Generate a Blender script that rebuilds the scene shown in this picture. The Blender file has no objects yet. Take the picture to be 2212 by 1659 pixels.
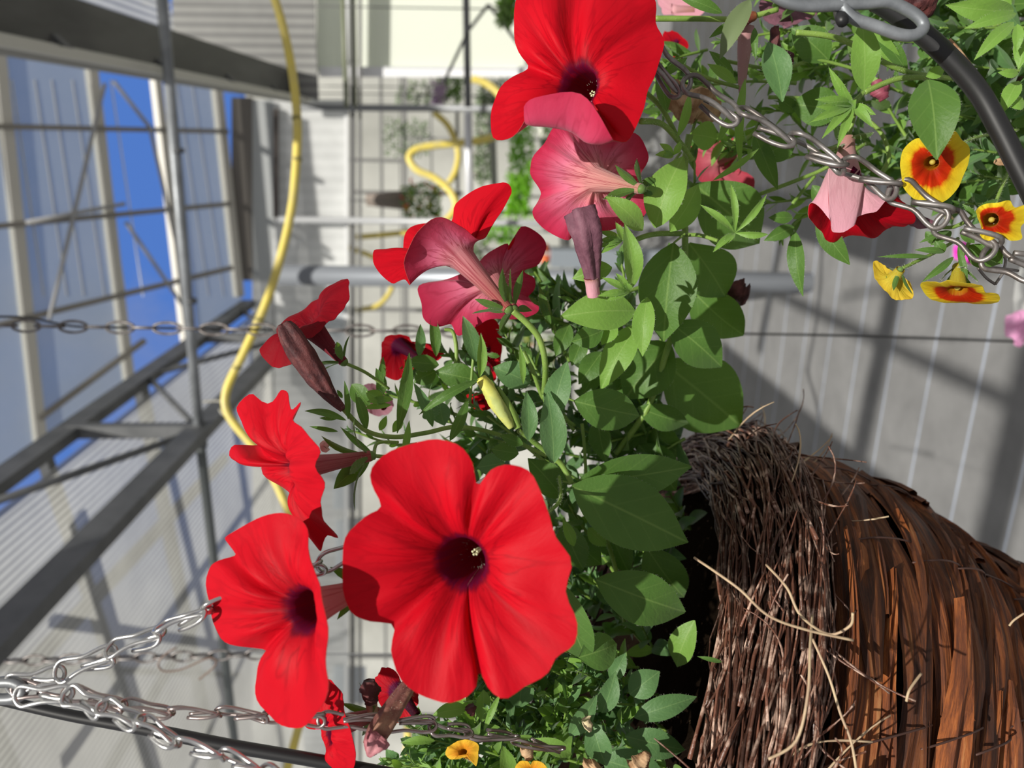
import bpy, math, random
import numpy as np
from mathutils import Vector, Matrix
# ---------------------------------------------------------------- camera, sky, sun, exposure
SC = bpy.context.scene
COL = SC.collection
FPX = 1661.0
CAM = Vector((0.0, 0.0, 1.55))
YAW, PITCH = math.radians(18.0), math.radians(-1.93)
U = Vector((math.cos(YAW), math.sin(YAW), 0))                 # to the right in the place = up in the turned picture
F0 = Vector((-math.sin(YAW), math.cos(YAW), 0))
F = (F0*math.cos(PITCH) + Vector((0, 0, 1))*math.sin(PITCH)).normalized()
R = -(Vector((0, 0, 1))*math.cos(PITCH) - F0*math.sin(PITCH)).normalized()   # picture right = down
cd = bpy.data.cameras.new('camera'); cam = bpy.data.objects.new('camera', cd); COL.objects.link(cam)
cam.matrix_world = Matrix(((R.x, U.x, -F.x, CAM.x), (R.y, U.y, -F.y, CAM.y), (R.z, U.z, -F.z, CAM.z), (0, 0, 0, 1)))
cd.sensor_width = 36; cd.lens = FPX/2212*36; cd.clip_start = 0.02; cd.clip_end = 200
cd.dof.use_dof = True; cd.dof.focus_distance = 0.36; cd.dof.aperture_fstop = 9.0
SC.camera = cam
SC.view_settings.view_transform = 'Standard'; SC.view_settings.look = 'None'
SC.view_settings.exposure = 0.0; SC.view_settings.gamma = 1.0; SC.view_settings.use_curve_mapping = False
SUNDIR = (R*0.70 + U*0.035 + F*0.68).normalized()              # the way the sunlight travels
sd = bpy.data.lights.new('sun', 'SUN'); sun = bpy.data.objects.new('sun', sd); COL.objects.link(sun)
sd.energy = 5.0; sd.angle = math.radians(0.6); sd.color = (1.0, 0.96, 0.88)
sun.rotation_euler = SUNDIR.to_track_quat('-Z', 'Y').to_euler(); sun.location = CAM - SUNDIR*20
W = bpy.data.worlds.new('sky'); SC.world = W; W.use_nodes = True
nt = W.node_tree; nt.nodes.clear()
def N(nt, t, **k):
    n = nt.nodes.new(t)
    for a, b in k.items():
        if a.startswith('i_'): n.inputs[a[2:].replace('_', ' ')].default_value = b
        else: setattr(n, a, b)
    return n
out = N(nt, 'ShaderNodeOutputWorld'); bg = N(nt, 'ShaderNodeBackground'); tc = N(nt, 'ShaderNodeTexCoord')
noi = N(nt, 'ShaderNodeTexNoise', i_Scale=2.3, i_Detail=6.0, i_Roughness=0.55)
rmp = N(nt, 'ShaderNodeValToRGB'); rmp.color_ramp.elements[0].position = 0.56; rmp.color_ramp.elements[1].position = 0.80
dot = N(nt, 'ShaderNodeVectorMath', operation='DOT_PRODUCT'); dot.inputs[1].default_value = (F - R*0.46 + U*0.20).normalized()
mr = N(nt, 'ShaderNodeMapRange'); mr.inputs[1].default_value = 0.86; mr.inputs[2].default_value = 0.965; mr.inputs[3].default_value = 0.92; mr.inputs[4].default_value = 0.0
mx = N(nt, 'ShaderNodeMath', operation='MAXIMUM')
mix = N(nt, 'ShaderNodeMix', data_type='RGBA'); mix.inputs[6].default_value = (0.21, 0.50, 1.45, 1); mix.inputs[7].default_value = (0.92, 0.88, 0.83, 1)
L = nt.links.new
L(tc.outputs['Generated'], noi.inputs['Vector']); L(noi.outputs['Fac'], rmp.inputs['Fac']); L(tc.outputs['Generated'], dot.inputs[0])
L(dot.outputs['Value'], mr.inputs[0]); L(rmp.outputs['Color'], mx.inputs[0]); L(mr.outputs[0], mx.inputs[1]); L(mx.outputs[0], mix.inputs[0])
L(mix.outputs[2], bg.inputs['Color']); bg.inputs['Strength'].default_value = 0.40; L(bg.outputs[0], out.inputs[0])

# ---------------------------------------------------------------- helpers
random.seed(7); rnd = random.Random(11)
def V(*a): return Vector(a)
def P(px, py, d): return CAM + F*d + R*((px-1106.0)/FPX*d) + U*((829.5-py)/FPX*d)
def ray(px, py): return F + R*((px-1106.0)/FPX) + U*((829.5-py)/FPX)
def hy(px, py, y): r = ray(px, py); return CAM + r*(y/r.y)
def hz(px, py, z): r = ray(px, py); return CAM + r*((z)/r.z)
def hx(px, py, x): r = ray(px, py); return CAM + r*(x/r.x)
class MB:
    def __init__(s): s.v = []; s.f = []; s.m = []; s.uv = []
    def add(s, vs, fs, mi=0, uvs=None):
        o = len(s.v); s.v += [tuple(v) for v in vs]
        for k, f in enumerate(fs):
            s.f.append(tuple(i+o for i in f)); s.m.append(mi)
            s.uv += [uvs[i] for i in f] if uvs else [(0.0, 0.0)]*len(f)
        return s
    def box(s, c, ax, ay, az, mi=0):
        c = Vector(c); vs = [c+ax*i+ay*j+az*k for i in (-1, 1) for j in (-1, 1) for k in (-1, 1)]
        return s.add(vs, [(0, 1, 3, 2), (4, 6, 7, 5), (0, 4, 5, 1), (2, 3, 7, 6), (0, 2, 6, 4), (1, 5, 7, 3)], mi)
    def beam(s, p, q, w, h=None, up=(0, 0, 1), mi=0):
        p, q = Vector(p), Vector(q); d = q-p; h = h or w; up = Vector(up)
        a = d.cross(up)
        if a.length < 1e-6: a = d.cross(Vector((1, 0, 0)))
        a.normalize(); b = a.cross(d).normalized()
        return s.box((p+q)/2, d/2, a*w/2, b*h/2, mi)
    def tube(s, pts, r, n=8, mi=0, closed=False, caps=True):
        pts = [Vector(p) for p in pts]; m = len(pts)
        rs = r if isinstance(r, (list, tuple)) else [r]*m
        t0 = (pts[1]-pts[0]).normalized(); nrm = t0.orthogonal().normalized(); vs = []; uvs = []
        L_ = 0
        for i, p in enumerate(pts):
            if closed: t = pts[(i+1) % m]-pts[i-1]
            else: t = pts[min(i+1, m-1)]-pts[max(i-1, 0)]
            if t.length < 1e-9: t = t0.copy()
            t.normalize(); nrm = nrm - t*nrm.dot(t)
            if nrm.length < 1e-6: nrm = t.orthogonal()
            nrm.normalize(); b = t.cross(nrm)
            if i: L_ += (p-pts[i-1]).length
            for k in range(n):
                a = 2*math.pi*k/n; vs.append(p + (nrm*math.cos(a)+b*math.sin(a))*rs[i]); uvs.append((k/n, L_))
        fs = []
        for i in range(m if closed else m-1):
            j = (i+1) % m
            for k in range(n): k2 = (k+1) % n; fs.append((i*n+k, i*n+k2, j*n+k2, j*n+k))
        if caps and not closed: fs.append(tuple(range(n))[::-1]); fs.append(tuple((m-1)*n+k for k in range(n)))
        return s.add(vs, fs, mi, uvs)
    def grid(s, rows, mi=0, uvs=None, wrap=False, flip=False):
        n = len(rows[0]); vs = [p for r in rows for p in r]; fs = []
        for i in range(len(rows)-1):
            for k in range(n if wrap else n-1):
                k2 = (k+1) % n; f = (i*n+k, i*n+k2, (i+1)*n+k2, (i+1)*n+k); fs.append(f[::-1] if flip else f)
        return s.add(vs, fs, mi, uvs)
    def sphere(s, c, r, n=8, sc=(1, 1, 1), mi=0, jit=0):
        rows = []
        for i in range(n+1):
            a = math.pi*i/n
            rows.append([Vector(c)+Vector((math.sin(a)*math.cos(2*math.pi*k/(2*n))*sc[0], math.sin(a)*math.sin(2*math.pi*k/(2*n))*sc[1], math.cos(a)*sc[2]))*r*(1+rnd.uniform(-jit, jit)) for k in range(2*n)])
        return s.grid(rows, mi, None, True, True)
    def build(s, name, mats, parent=None, smooth=True, loc=None):
        if not isinstance(mats, (list, tuple)): mats = [mats]
        c = Vector(loc) if loc is not None else (sum((Vector(v) for v in s.v), Vector())/max(1, len(s.v)))
        me = bpy.data.meshes.new(name); me.from_pydata([tuple(Vector(v)-c) for v in s.v], [], s.f)
        for m in mats: me.materials.append(m)
        me.polygons.foreach_set('material_index', s.m)
        me.polygons.foreach_set('use_smooth', [smooth]*len(s.f))
        uvl = me.uv_layers.new(name='UVMap'); uvl.data.foreach_set('uv', [x for t in s.uv for x in t])
        me.update()
        o = bpy.data.objects.new(name, me); COL.objects.link(o)
        if parent: o.parent = parent
        pw = Vector()
        q = parent
        while q: pw += Vector(q.location); q = q.parent
        o.location = c - pw
        return o
def thing(name, label, cat, loc, group=None):
    o = bpy.data.objects.new(name, None); COL.objects.link(o); o.location = loc; o.empty_display_size = 0.02
    return tag(o, label, cat, group)
def tag(o, label=None, cat=None, group=None, kind=None):
    if label: o['label'] = label
    if cat: o['category'] = cat
    if group: o['group'] = group
    if kind: o['kind'] = kind
    return o
def crom(pts, n, closed=False):
    pts = [np.array(p, float) for p in pts]; m = len(pts); out = []
    for i in range(n):
        t = i/n*m if closed else i/(n-1)*(m-1)
        k = int(t); f = t-k
        if not closed and k >= m-1: k = m-2; f = 1.0
        g = (lambda j: pts[j % m]) if closed else (lambda j: pts[max(0, min(m-1, j))])
        a, b, c, d = g(k-1), g(k), g(k+1), g(k+2)
        out.append(0.5*((2*b)+(-a+c)*f+(2*a-5*b+4*c-d)*f*f+(-a+3*b-3*c+d)*f**3))
    return out
def pxpath(pts, d, n=None):
    q = [(p[0], p[1], p[2] if len(p) > 2 else d) for p in pts]
    return [P(*c) for c in crom(q, n or len(pts)*5)]

# ---------------------------------------------------------------- materials
MATS = {}
def mat(name, col=(.5, .5, .5), rough=.6, metal=0, trans=0, tcol=None, alpha=None, noise=None, bump=None, spec=None, island=0, coat=0):
    if name in MATS: return MATS[name]
    m = bpy.data.materials.new(name); m.use_nodes = True; nt = m.node_tree; nt.nodes.clear(); l = nt.links.new
    o = N(nt, 'ShaderNodeOutputMaterial'); b = N(nt, 'ShaderNodeBsdfPrincipled')
    b.inputs['Base Color'].default_value = (*col, 1); b.inputs['Roughness'].default_value = rough; b.inputs['Metallic'].default_value = metal
    if spec is not None: b.inputs['Specular IOR Level'].default_value = spec
    if coat: b.inputs['Coat Weight'].default_value = coat
    src = None
    if noise:
        sc, c2, lo, hi = noise[:4]
        tc = N(nt, 'ShaderNodeTexCoord'); mp = N(nt, 'ShaderNodeMapping'); mp.inputs['Scale'].default_value = noise[4] if len(noise) > 4 else (1, 1, 1)
        n = N(nt, 'ShaderNodeTexNoise', i_Scale=sc, i_Detail=5.0, i_Roughness=.6); r = N(nt, 'ShaderNodeMapRange')
        r.inputs[1].default_value = lo; r.inputs[2].default_value = hi
        x = N(nt, 'ShaderNodeMix', data_type='RGBA'); x.inputs[6].default_value = (*col, 1); x.inputs[7].default_value = (*c2, 1)
        l(tc.outputs['Object'], mp.inputs[0]); l(mp.outputs[0], n.inputs['Vector']); l(n.outputs['Fac'], r.inputs[0]); l(r.outputs[0], x.inputs[0]); src = x.outputs[2]
        if bump:
            bp = N(nt, 'ShaderNodeBump'); bp.inputs['Strength'].default_value = bump; bp.inputs['Distance'].default_value = .002
            l(n.outputs['Fac'], bp.inputs['Height']); l(bp.outputs[0], b.inputs['Normal'])
    if island:
        g = N(nt, 'ShaderNodeNewGeometry'); r = N(nt, 'ShaderNodeMapRange'); r.inputs[3].default_value = 1-island; r.inputs[4].default_value = 1+island
        h = N(nt, 'ShaderNodeHueSaturation')
        if src: l(src, h.inputs['Color'])
        else: h.inputs['Color'].default_value = (*col, 1)
        l(g.outputs['Random Per Island'], r.inputs[0]); l(r.outputs[0], h.inputs['Value']); src = h.outputs[0]
    if src: l(src, b.inputs['Base Color'])
    sh = b.outputs[0]
    if trans:
        t = N(nt, 'ShaderNodeBsdfTranslucent'); t.inputs[0].default_value = (*(tcol or col), 1); ms = N(nt, 'ShaderNodeMixShader'); ms.inputs[0].default_value = trans
        l(sh, ms.inputs[1]); l(t.outputs[0], ms.inputs[2]); sh = ms.outputs[0]
    if alpha is not None:
        t = N(nt, 'ShaderNodeBsdfTransparent'); ms = N(nt, 'ShaderNodeMixShader'); ms.inputs[0].default_value = alpha
        l(t.outputs[0], ms.inputs[1]); l(sh, ms.inputs[2]); sh = ms.outputs[0]
    l(sh, o.inputs[0]); MATS[name] = m
    return m
def stripes(name, c1, c2, axis, freq, trans=0.0, duty=.5, rough=.6, alpha=None, big=None, soft=.25):
    """ribbed sheet: thin bands across one world axis, blotchy dirt on top"""
    m = bpy.data.materials.new(name); m.use_nodes = True; nt = m.node_tree; nt.nodes.clear(); l = nt.links.new
    o = N(nt, 'ShaderNodeOutputMaterial'); b = N(nt, 'ShaderNodeBsdfPrincipled'); b.inputs['Roughness'].default_value = rough
    tc = N(nt, 'ShaderNodeNewGeometry'); sp = N(nt, 'ShaderNodeSeparateXYZ'); l(tc.outputs['Position'], sp.inputs[0])
    mu = N(nt, 'ShaderNodeMath', operation='MULTIPLY'); mu.inputs[1].default_value = freq; l(sp.outputs[axis], mu.inputs[0])
    fr = N(nt, 'ShaderNodeMath', operation='PINGPONG'); fr.inputs[1].default_value = 1.0; l(mu.outputs[0], fr.inputs[0])
    r = N(nt, 'ShaderNodeMapRange'); r.inputs[1].default_value = duty-soft; r.inputs[2].default_value = duty+soft; l(fr.outputs[0], r.inputs[0])
    n = N(nt, 'ShaderNodeTexNoise', i_Scale=big or 1.6, i_Detail=6.0, i_Roughness=.65); l(tc.outputs['Position'], n.inputs['Vector'])
    r2 = N(nt, 'ShaderNodeMapRange'); r2.inputs[1].default_value = .3; r2.inputs[2].default_value = .7; r2.inputs[3].default_value = .8; r2.inputs[4].default_value = 1.12; l(n.outputs['Fac'], r2.inputs[0])
    x = N(nt, 'ShaderNodeMix', data_type='RGBA'); x.inputs[6].default_value = (*c1, 1); x.inputs[7].default_value = (*c2, 1); l(r.outputs[0], x.inputs[0])
    h = N(nt, 'ShaderNodeHueSaturation'); l(x.outputs[2], h.inputs['Color']); l(r2.outputs[0], h.inputs['Value'])
    l(h.outputs[0], b.inputs['Base Color']); sh = b.outputs[0]
    if trans:
        t = N(nt, 'ShaderNodeBsdfTranslucent'); l(h.outputs[0], t.inputs[0]); ms = N(nt, 'ShaderNodeMixShader'); ms.inputs[0].default_value = trans
        l(sh, ms.inputs[1]); l(t.outputs[0], ms.inputs[2]); sh = ms.outputs[0]
    if alpha is not None:
        t = N(nt, 'ShaderNodeBsdfTransparent'); ms = N(nt, 'ShaderNodeMixShader'); ms.inputs[0].default_value = alpha
        l(t.outputs[0], ms.inputs[1]); l(sh, ms.inputs[2]); sh = ms.outputs[0]
    l(sh, o.inputs[0]); MATS[name] = m
    return m
steel = mat('galvanised steel', (.33, .35, .37), .45, .35, noise=(9, (.22, .235, .25), .4, .65))
steel_dark = mat('dull dark steel', (.12, .125, .13), .6, .3)
alu = mat('pale aluminium', (.62, .62, .58), .4, .3)
chainm = mat('bright zinc wire', (.55, .55, .54), .28, .9)
chaindark = mat('weathered dark wire', (.16, .14, .13), .45, .7, noise=(60, (.30, .28, .27), .45, .6))
blackp = mat('black plastic tube', (.012, .012, .013), .45)
hosem = mat('yellow hose', (.78, .63, .12), .4, noise=(14, (.62, .52, .18), .4, .7))

def ramp(nt, pts):
    r = N(nt, 'ShaderNodeValToRGB'); e = r.color_ramp.elements
    while len(e) < len(pts): e.new(0.5)
    for q, (p, c) in zip(e, pts): q.position = p; q.color = (*c, 1)
    return r
def petal(name, stops, vein, trans=.3, tcol=(.9, .02, .03), veinamt=.6, vf=46.0, rough=.55, mott=0.0, halo=0.0):
    """petal skin; UV.x runs round the five lobes, UV.y from the bottom of the tube (0) to the rim (1)"""
    m = bpy.data.materials.new(name); m.use_nodes = True; nt = m.node_tree; nt.nodes.clear(); l = nt.links.new
    o = N(nt, 'ShaderNodeOutputMaterial'); b = N(nt, 'ShaderNodeBsdfPrincipled'); b.inputs['Roughness'].default_value = rough; b.inputs['Specular IOR Level'].default_value = .12
    b.inputs['Sheen Weight'].default_value = halo
    uv = N(nt, 'ShaderNodeUVMap'); sp = N(nt, 'ShaderNodeSeparateXYZ'); l(uv.outputs[0], sp.inputs[0])
    tc = N(nt, 'ShaderNodeTexCoord')
    cmb = N(nt, 'ShaderNodeMapping'); cmb.inputs['Scale'].default_value = (vf, 3.0, 1); l(uv.outputs[0], cmb.inputs[0])
    # streaks along the petal
    n1 = N(nt, 'ShaderNodeTexNoise', i_Scale=1.0, i_Detail=4.0, i_Roughness=.6, i_Distortion=.6); l(cmb.outputs[0], n1.inputs['Vector'])
    # edge wobble for the bands
    mu = N(nt, 'ShaderNodeMath', operation='MULTIPLY_ADD'); mu.inputs[1].default_value = .14; l(n1.outputs['Fac'], mu.inputs[0])
    ad = N(nt, 'ShaderNodeMath', operation='SUBTRACT'); ad.inputs[1].default_value = .07; l(sp.outputs['Y'], mu.inputs[2]); l(mu.outputs[0], ad.inputs[0])
    r = ramp(nt, stops); l(ad.outputs[0], r.inputs['Fac'])
    # fine branching veins (ridged noise)
    n2 = N(nt, 'ShaderNodeTexNoise', i_Scale=1.0, i_Detail=2.0, i_Roughness=.45, i_Distortion=.25); mp2 = N(nt, 'ShaderNodeMapping'); mp2.inputs['Scale'].default_value = (vf*1.1, 1.9, 1); l(uv.outputs[0], mp2.inputs[0]); l(mp2.outputs[0], n2.inputs['Vector'])
    s = N(nt, 'ShaderNodeMath', operation='SUBTRACT'); s.inputs[1].default_value = .5; l(n2.outputs['Fac'], s.inputs[0]); ab = N(nt, 'ShaderNodeMath', operation='ABSOLUTE'); l(s.outputs[0], ab.inputs[0])
    rv = N(nt, 'ShaderNodeMapRange'); rv.inputs[1].default_value = 0; rv.inputs[2].default_value = .045; rv.inputs[3].default_value = 1; rv.inputs[4].default_value = 0; l(ab.outputs[0], rv.inputs[0])
    fade = N(nt, 'ShaderNodeMapRange'); fade.inputs[1].default_value = .35; fade.inputs[2].default_value = .95; fade.inputs[3].default_value = veinamt; fade.inputs[4].default_value = veinamt*.25; l(sp.outputs['Y'], fade.inputs[0])
    m1 = N(nt, 'ShaderNodeMath', operation='MULTIPLY'); l(rv.outputs[0], m1.inputs[0]); l(fade.outputs[0], m1.inputs[1])
    # middle vein of each lobe
    w = N(nt, 'ShaderNodeMath', operation='MULTIPLY'); w.inputs[1].default_value = 5; l(sp.outputs['X'], w.inputs[0])
    wn = N(nt, 'ShaderNodeMath', operation='MULTIPLY_ADD'); wn.inputs[1].default_value = .12; l(n1.outputs['Fac'], wn.inputs[0]); l(w.outputs[0], wn.inputs[2])
    fr = N(nt, 'ShaderNodeMath', operation='FRACT'); l(wn.outputs[0], fr.inputs[0])
    s2 = N(nt, 'ShaderNodeMath', operation='SUBTRACT'); s2.inputs[1].default_value = .55; l(fr.outputs[0], s2.inputs[0]); a2 = N(nt, 'ShaderNodeMath', operation='ABSOLUTE'); l(s2.outputs[0], a2.inputs[0])
    rv2 = N(nt, 'ShaderNodeMapRange'); rv2.inputs[1].default_value = .01; rv2.inputs[2].default_value = .06; rv2.inputs[3].default_value = 1; rv2.inputs[4].default_value = 0; l(a2.outputs[0], rv2.inputs[0])
    m2 = N(nt, 'ShaderNodeMath', operation='MULTIPLY'); l(rv2.outputs[0], m2.inputs[0]); l(fade.outputs[0], m2.inputs[1])
    mxx = N(nt, 'ShaderNodeMath', operation='MAXIMUM'); l(m1.outputs[0], mxx.inputs[0]); l(m2.outputs[0], mxx.inputs[1])
    x = N(nt, 'ShaderNodeMix', data_type='RGBA'); l(mxx.outputs[0], x.inputs[0]); l(r.outputs[0], x.inputs[6]); x.inputs[7].default_value = (*vein, 1)
    l(x.outputs[2], b.inputs['Base Color'])
    bp = N(nt, 'ShaderNodeBump'); bp.inputs['Strength'].default_value = .35; bp.inputs['Distance'].default_value = .0012; l(n1.outputs['Fac'], bp.inputs['Height']); l(bp.outputs[0], b.inputs['Normal'])
    t = N(nt, 'ShaderNodeBsdfTranslucent'); t.inputs[0].default_value = (*tcol, 1)
    tm = N(nt, 'ShaderNodeMix', data_type='RGBA', blend_type='MULTIPLY'); tm.inputs[0].default_value = .8; tm.inputs[6].default_value = (*tcol, 1)
    ms = N(nt, 'ShaderNodeMixShader'); ms.inputs[0].default_value = trans; l(b.outputs[0], ms.inputs[1]); l(t.outputs[0], ms.inputs[2]); l(ms.outputs[0], o.inputs[0])
    return m
RED = (.60, .004, .016)
front = petal('red petal face', [(0, (.03, .004, .018)), (.20, (.065, .004, .028)), (.265, (.070, .003, .030)), (.30, (.12, .002, .016)), (.345, (.48, .004, .014)), (.5, (.60, .004, .015)), (1, RED)], (.22, .0, .006), .30)
back = petal('rosy petal underside', [(0, (.40, .12, .09)), (.28, (.62, .24, .27)), (.5, (.68, .17, .28)), (.75, (.60, .07, .15)), (1, (.52, .025, .08))], (.25, .01, .03), .30, (.75, .03, .05), .7, halo=.12)
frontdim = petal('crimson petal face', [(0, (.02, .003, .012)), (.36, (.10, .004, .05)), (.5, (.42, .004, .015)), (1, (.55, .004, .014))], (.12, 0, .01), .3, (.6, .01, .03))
backpink = petal('pale pink petal underside', [(0, (.50, .25, .20)), (.3, (.85, .46, .52)), (1, (.84, .42, .52))], (.60, .22, .28), .3, (.75, .15, .2), .3, halo=.12)
calf = petal('yellow and orange petal face', [(0, (.30, .22, .01)), (.20, (.45, .22, .01)), (.28, (.30, .02, .003)), (.45, (.42, .008, .003)), (.66, (.62, .03, .004)), (.76, (.86, .58, .02)), (1, (.88, .74, .04))], (.40, .02, .005), .3, (.8, .4, .03), .35)
calb = petal('yellow petal underside', [(0, (.55, .50, .05)), (1, (.75, .55, .05))], (.4, .2, .02), .35, (.8, .5, .04), .4)

def leafmat(name, c, c2, vein, trans, tcol, rough=.5):
    m = bpy.data.materials.new(name); m.use_nodes = True; nt = m.node_tree; nt.nodes.clear(); l = nt.links.new
    o = N(nt, 'ShaderNodeOutputMaterial'); b = N(nt, 'ShaderNodeBsdfPrincipled'); b.inputs['Roughness'].default_value = rough; b.inputs['Sheen Weight'].default_value = .25; b.inputs['Specular IOR Level'].default_value = .35
    uv = N(nt, 'ShaderNodeUVMap'); sp = N(nt, 'ShaderNodeSeparateXYZ'); l(uv.outputs[0], sp.inputs[0]); g = N(nt, 'ShaderNodeNewGeometry'); tc = N(nt, 'ShaderNodeTexCoord')
    n = N(nt, 'ShaderNodeTexNoise', i_Scale=90.0, i_Detail=5.0); l(tc.outputs['Object'], n.inputs['Vector'])
    x = N(nt, 'ShaderNodeMix', data_type='RGBA'); x.inputs[6].default_value = (*c, 1); x.inputs[7].default_value = (*c2, 1); l(n.outputs['Fac'], x.inputs[0])
    h = N(nt, 'ShaderNodeHueSaturation'); r = N(nt, 'ShaderNodeMapRange'); r.inputs[3].default_value = .78; r.inputs[4].default_value = 1.25; l(g.outputs['Random Per Island'], r.inputs[0]); l(r.outputs[0], h.inputs['Value']); l(x.outputs[2], h.inputs['Color'])
    ab = N(nt, 'ShaderNodeMath', operation='ABSOLUTE'); l(sp.outputs['X'], ab.inputs[0])
    mid = N(nt, 'ShaderNodeMapRange'); mid.inputs[1].default_value = .012; mid.inputs[2].default_value = .05; mid.inputs[3].default_value = .65; mid.inputs[4].default_value = 0; l(ab.outputs[0], mid.inputs[0])
    # side veins sweep forward from the middle
    k = N(nt, 'ShaderNodeMath', operation='MULTIPLY'); k.inputs[1].default_value = -.33; l(ab.outputs[0], k.inputs[0]); a = N(nt, 'ShaderNodeMath', operation='ADD'); l(k.outputs[0], a.inputs[0]); l(sp.outputs['Y'], a.inputs[1])
    kk = N(nt, 'ShaderNodeMath', operation='MULTIPLY'); kk.inputs[1].default_value = 4.6; l(a.outputs[0], kk.inputs[0]); f = N(nt, 'ShaderNodeMath', operation='FRACT'); l(kk.outputs[0], f.inputs[0])
    s = N(nt, 'ShaderNodeMath', operation='SUBTRACT'); s.inputs[1].default_value = .5; l(f.outputs[0], s.inputs[0]); sa = N(nt, 'ShaderNodeMath', operation='ABSOLUTE'); l(s.outputs[0], sa.inputs[0])
    sv = N(nt, 'ShaderNodeMapRange'); sv.inputs[1].default_value = .0; sv.inputs[2].default_value = .08; sv.inputs[3].default_value = .20; sv.inputs[4].default_value = 0; l(sa.outputs[0], sv.inputs[0])
    mm = N(nt, 'ShaderNodeMath', operation='MAXIMUM'); l(mid.outputs[0], mm.inputs[0]); l(sv.outputs[0], mm.inputs[1])
    y = N(nt, 'ShaderNodeMix', data_type='RGBA'); l(mm.outputs[0], y.inputs[0]); l(h.outputs[0], y.inputs[6]); y.inputs[7].default_value = (*vein, 1)
    l(y.outputs[2], b.inputs['Base Color'])
    n3 = N(nt, 'ShaderNodeTexNoise', i_Scale=700.0, i_Detail=2.0); l(tc.outputs['Object'], n3.inputs['Vector'])
    bp = N(nt, 'ShaderNodeBump'); bp.inputs['Strength'].default_value = .35; bp.inputs['Distance'].default_value = .0006; l(n3.outputs['Fac'], bp.inputs['Height']); l(bp.outputs[0], b.inputs['Normal'])
    t = N(nt, 'ShaderNodeBsdfTranslucent'); t.inputs[0].default_value = (*tcol, 1)
    ms = N(nt, 'ShaderNodeMixShader'); ms.inputs[0].default_value = trans; l(b.outputs[0], ms.inputs[1]); l(t.outputs[0], ms.inputs[2]); l(ms.outputs[0], o.inputs[0])
    MATS[name] = m
    return m
leafm = leafmat('petunia leaf', (.052, .130, .018), (.085, .18, .030), (.18, .30, .07), .26, (.20, .40, .02))
leafy = leafmat('young leaf', (.14, .285, .04), (.21, .38, .07), (.28, .44, .11), .32, (.30, .55, .04))
leafblue = leafmat('bluish small leaf', (.070, .165, .050), (.12, .24, .085), (.20, .34, .12), .26, (.16, .36, .04))
stemm = mat('green stem', (.17, .29, .05), .5, trans=.15, tcol=(.3, .5, .05), noise=(60, (.26, .40, .08), .4, .65))
stembrown = mat('brownish flower stem', (.22, .16, .06), .5, noise=(60, (.30, .30, .08), .4, .65))
hairm = mat('pale plant hair', (.75, .80, .62), .5, trans=.4)
dried = mat('dried brown petal', (.36, .20, .10), .8, noise=(120, (.62, .42, .24), .4, .6), bump=.6, trans=.15)
maroon = mat('wilted maroon petal', (.055, .012, .014), .7, noise=(150, (.15, .04, .038), .4, .65, (1, 1, 1)), bump=.6, trans=.1, tcol=(.3, .04, .03))
budbrown = mat('brown hairy bud', (.28, .12, .09), .65, noise=(80, (.45, .26, .16), .4, .65), bump=.4)
purplep = mat('wilted purple petal', (.16, .06, .09), .7, noise=(120, (.26, .11, .15), .4, .65), bump=.5, trans=.2)

def barkmat():
    m = bpy.data.materials.new('rust brown bark'); m.use_nodes = True; nt = m.node_tree; nt.nodes.clear(); l = nt.links.new
    o = N(nt, 'ShaderNodeOutputMaterial'); b = N(nt, 'ShaderNodeBsdfPrincipled'); b.inputs['Roughness'].default_value = .55; b.inputs['Specular IOR Level'].default_value = .35
    uv = N(nt, 'ShaderNodeUVMap'); g = N(nt, 'ShaderNodeNewGeometry'); k = N(nt, 'ShaderNodeMath', operation='MULTIPLY'); k.inputs[1].default_value = 57.0; l(g.outputs['Random Per Island'], k.inputs[0])
    mp = N(nt, 'ShaderNodeMapping'); mp.inputs['Scale'].default_value = (3.5, 5.5, 1); l(uv.outputs[0], mp.inputs[0]); ad = N(nt, 'ShaderNodeVectorMath', operation='ADD'); l(mp.outputs[0], ad.inputs[0]); l(k.outputs[0], ad.inputs[1])
    n = N(nt, 'ShaderNodeTexNoise', i_Scale=1.0, i_Detail=8.0, i_Roughness=.7, i_Distortion=.3); l(ad.outputs[0], n.inputs['Vector'])
    r = ramp(nt, [(.30, (.030, .010, .006)), (.45, (.110, .034, .014)), (.56, (.27, .080, .021)), (.70, (.42, .19, .07))]); l(n.outputs['Fac'], r.inputs[0])
    h = N(nt, 'ShaderNodeHueSaturation'); q = N(nt, 'ShaderNodeMapRange'); q.inputs[3].default_value = .45; q.inputs[4].default_value = 1.35; l(g.outputs['Random Per Island'], q.inputs[0]); l(q.outputs[0], h.inputs['Value']); l(r.outputs[0], h.inputs['Color']); l(h.outputs[0], b.inputs['Base Color'])
    bp = N(nt, 'ShaderNodeBump'); bp.inputs['Strength'].default_value = .9; bp.inputs['Distance'].default_value = .0015; l(n.outputs['Fac'], bp.inputs['Height']); l(bp.outputs[0], b.inputs['Normal']); l(b.outputs[0], o.inputs[0])
    return m
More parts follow.
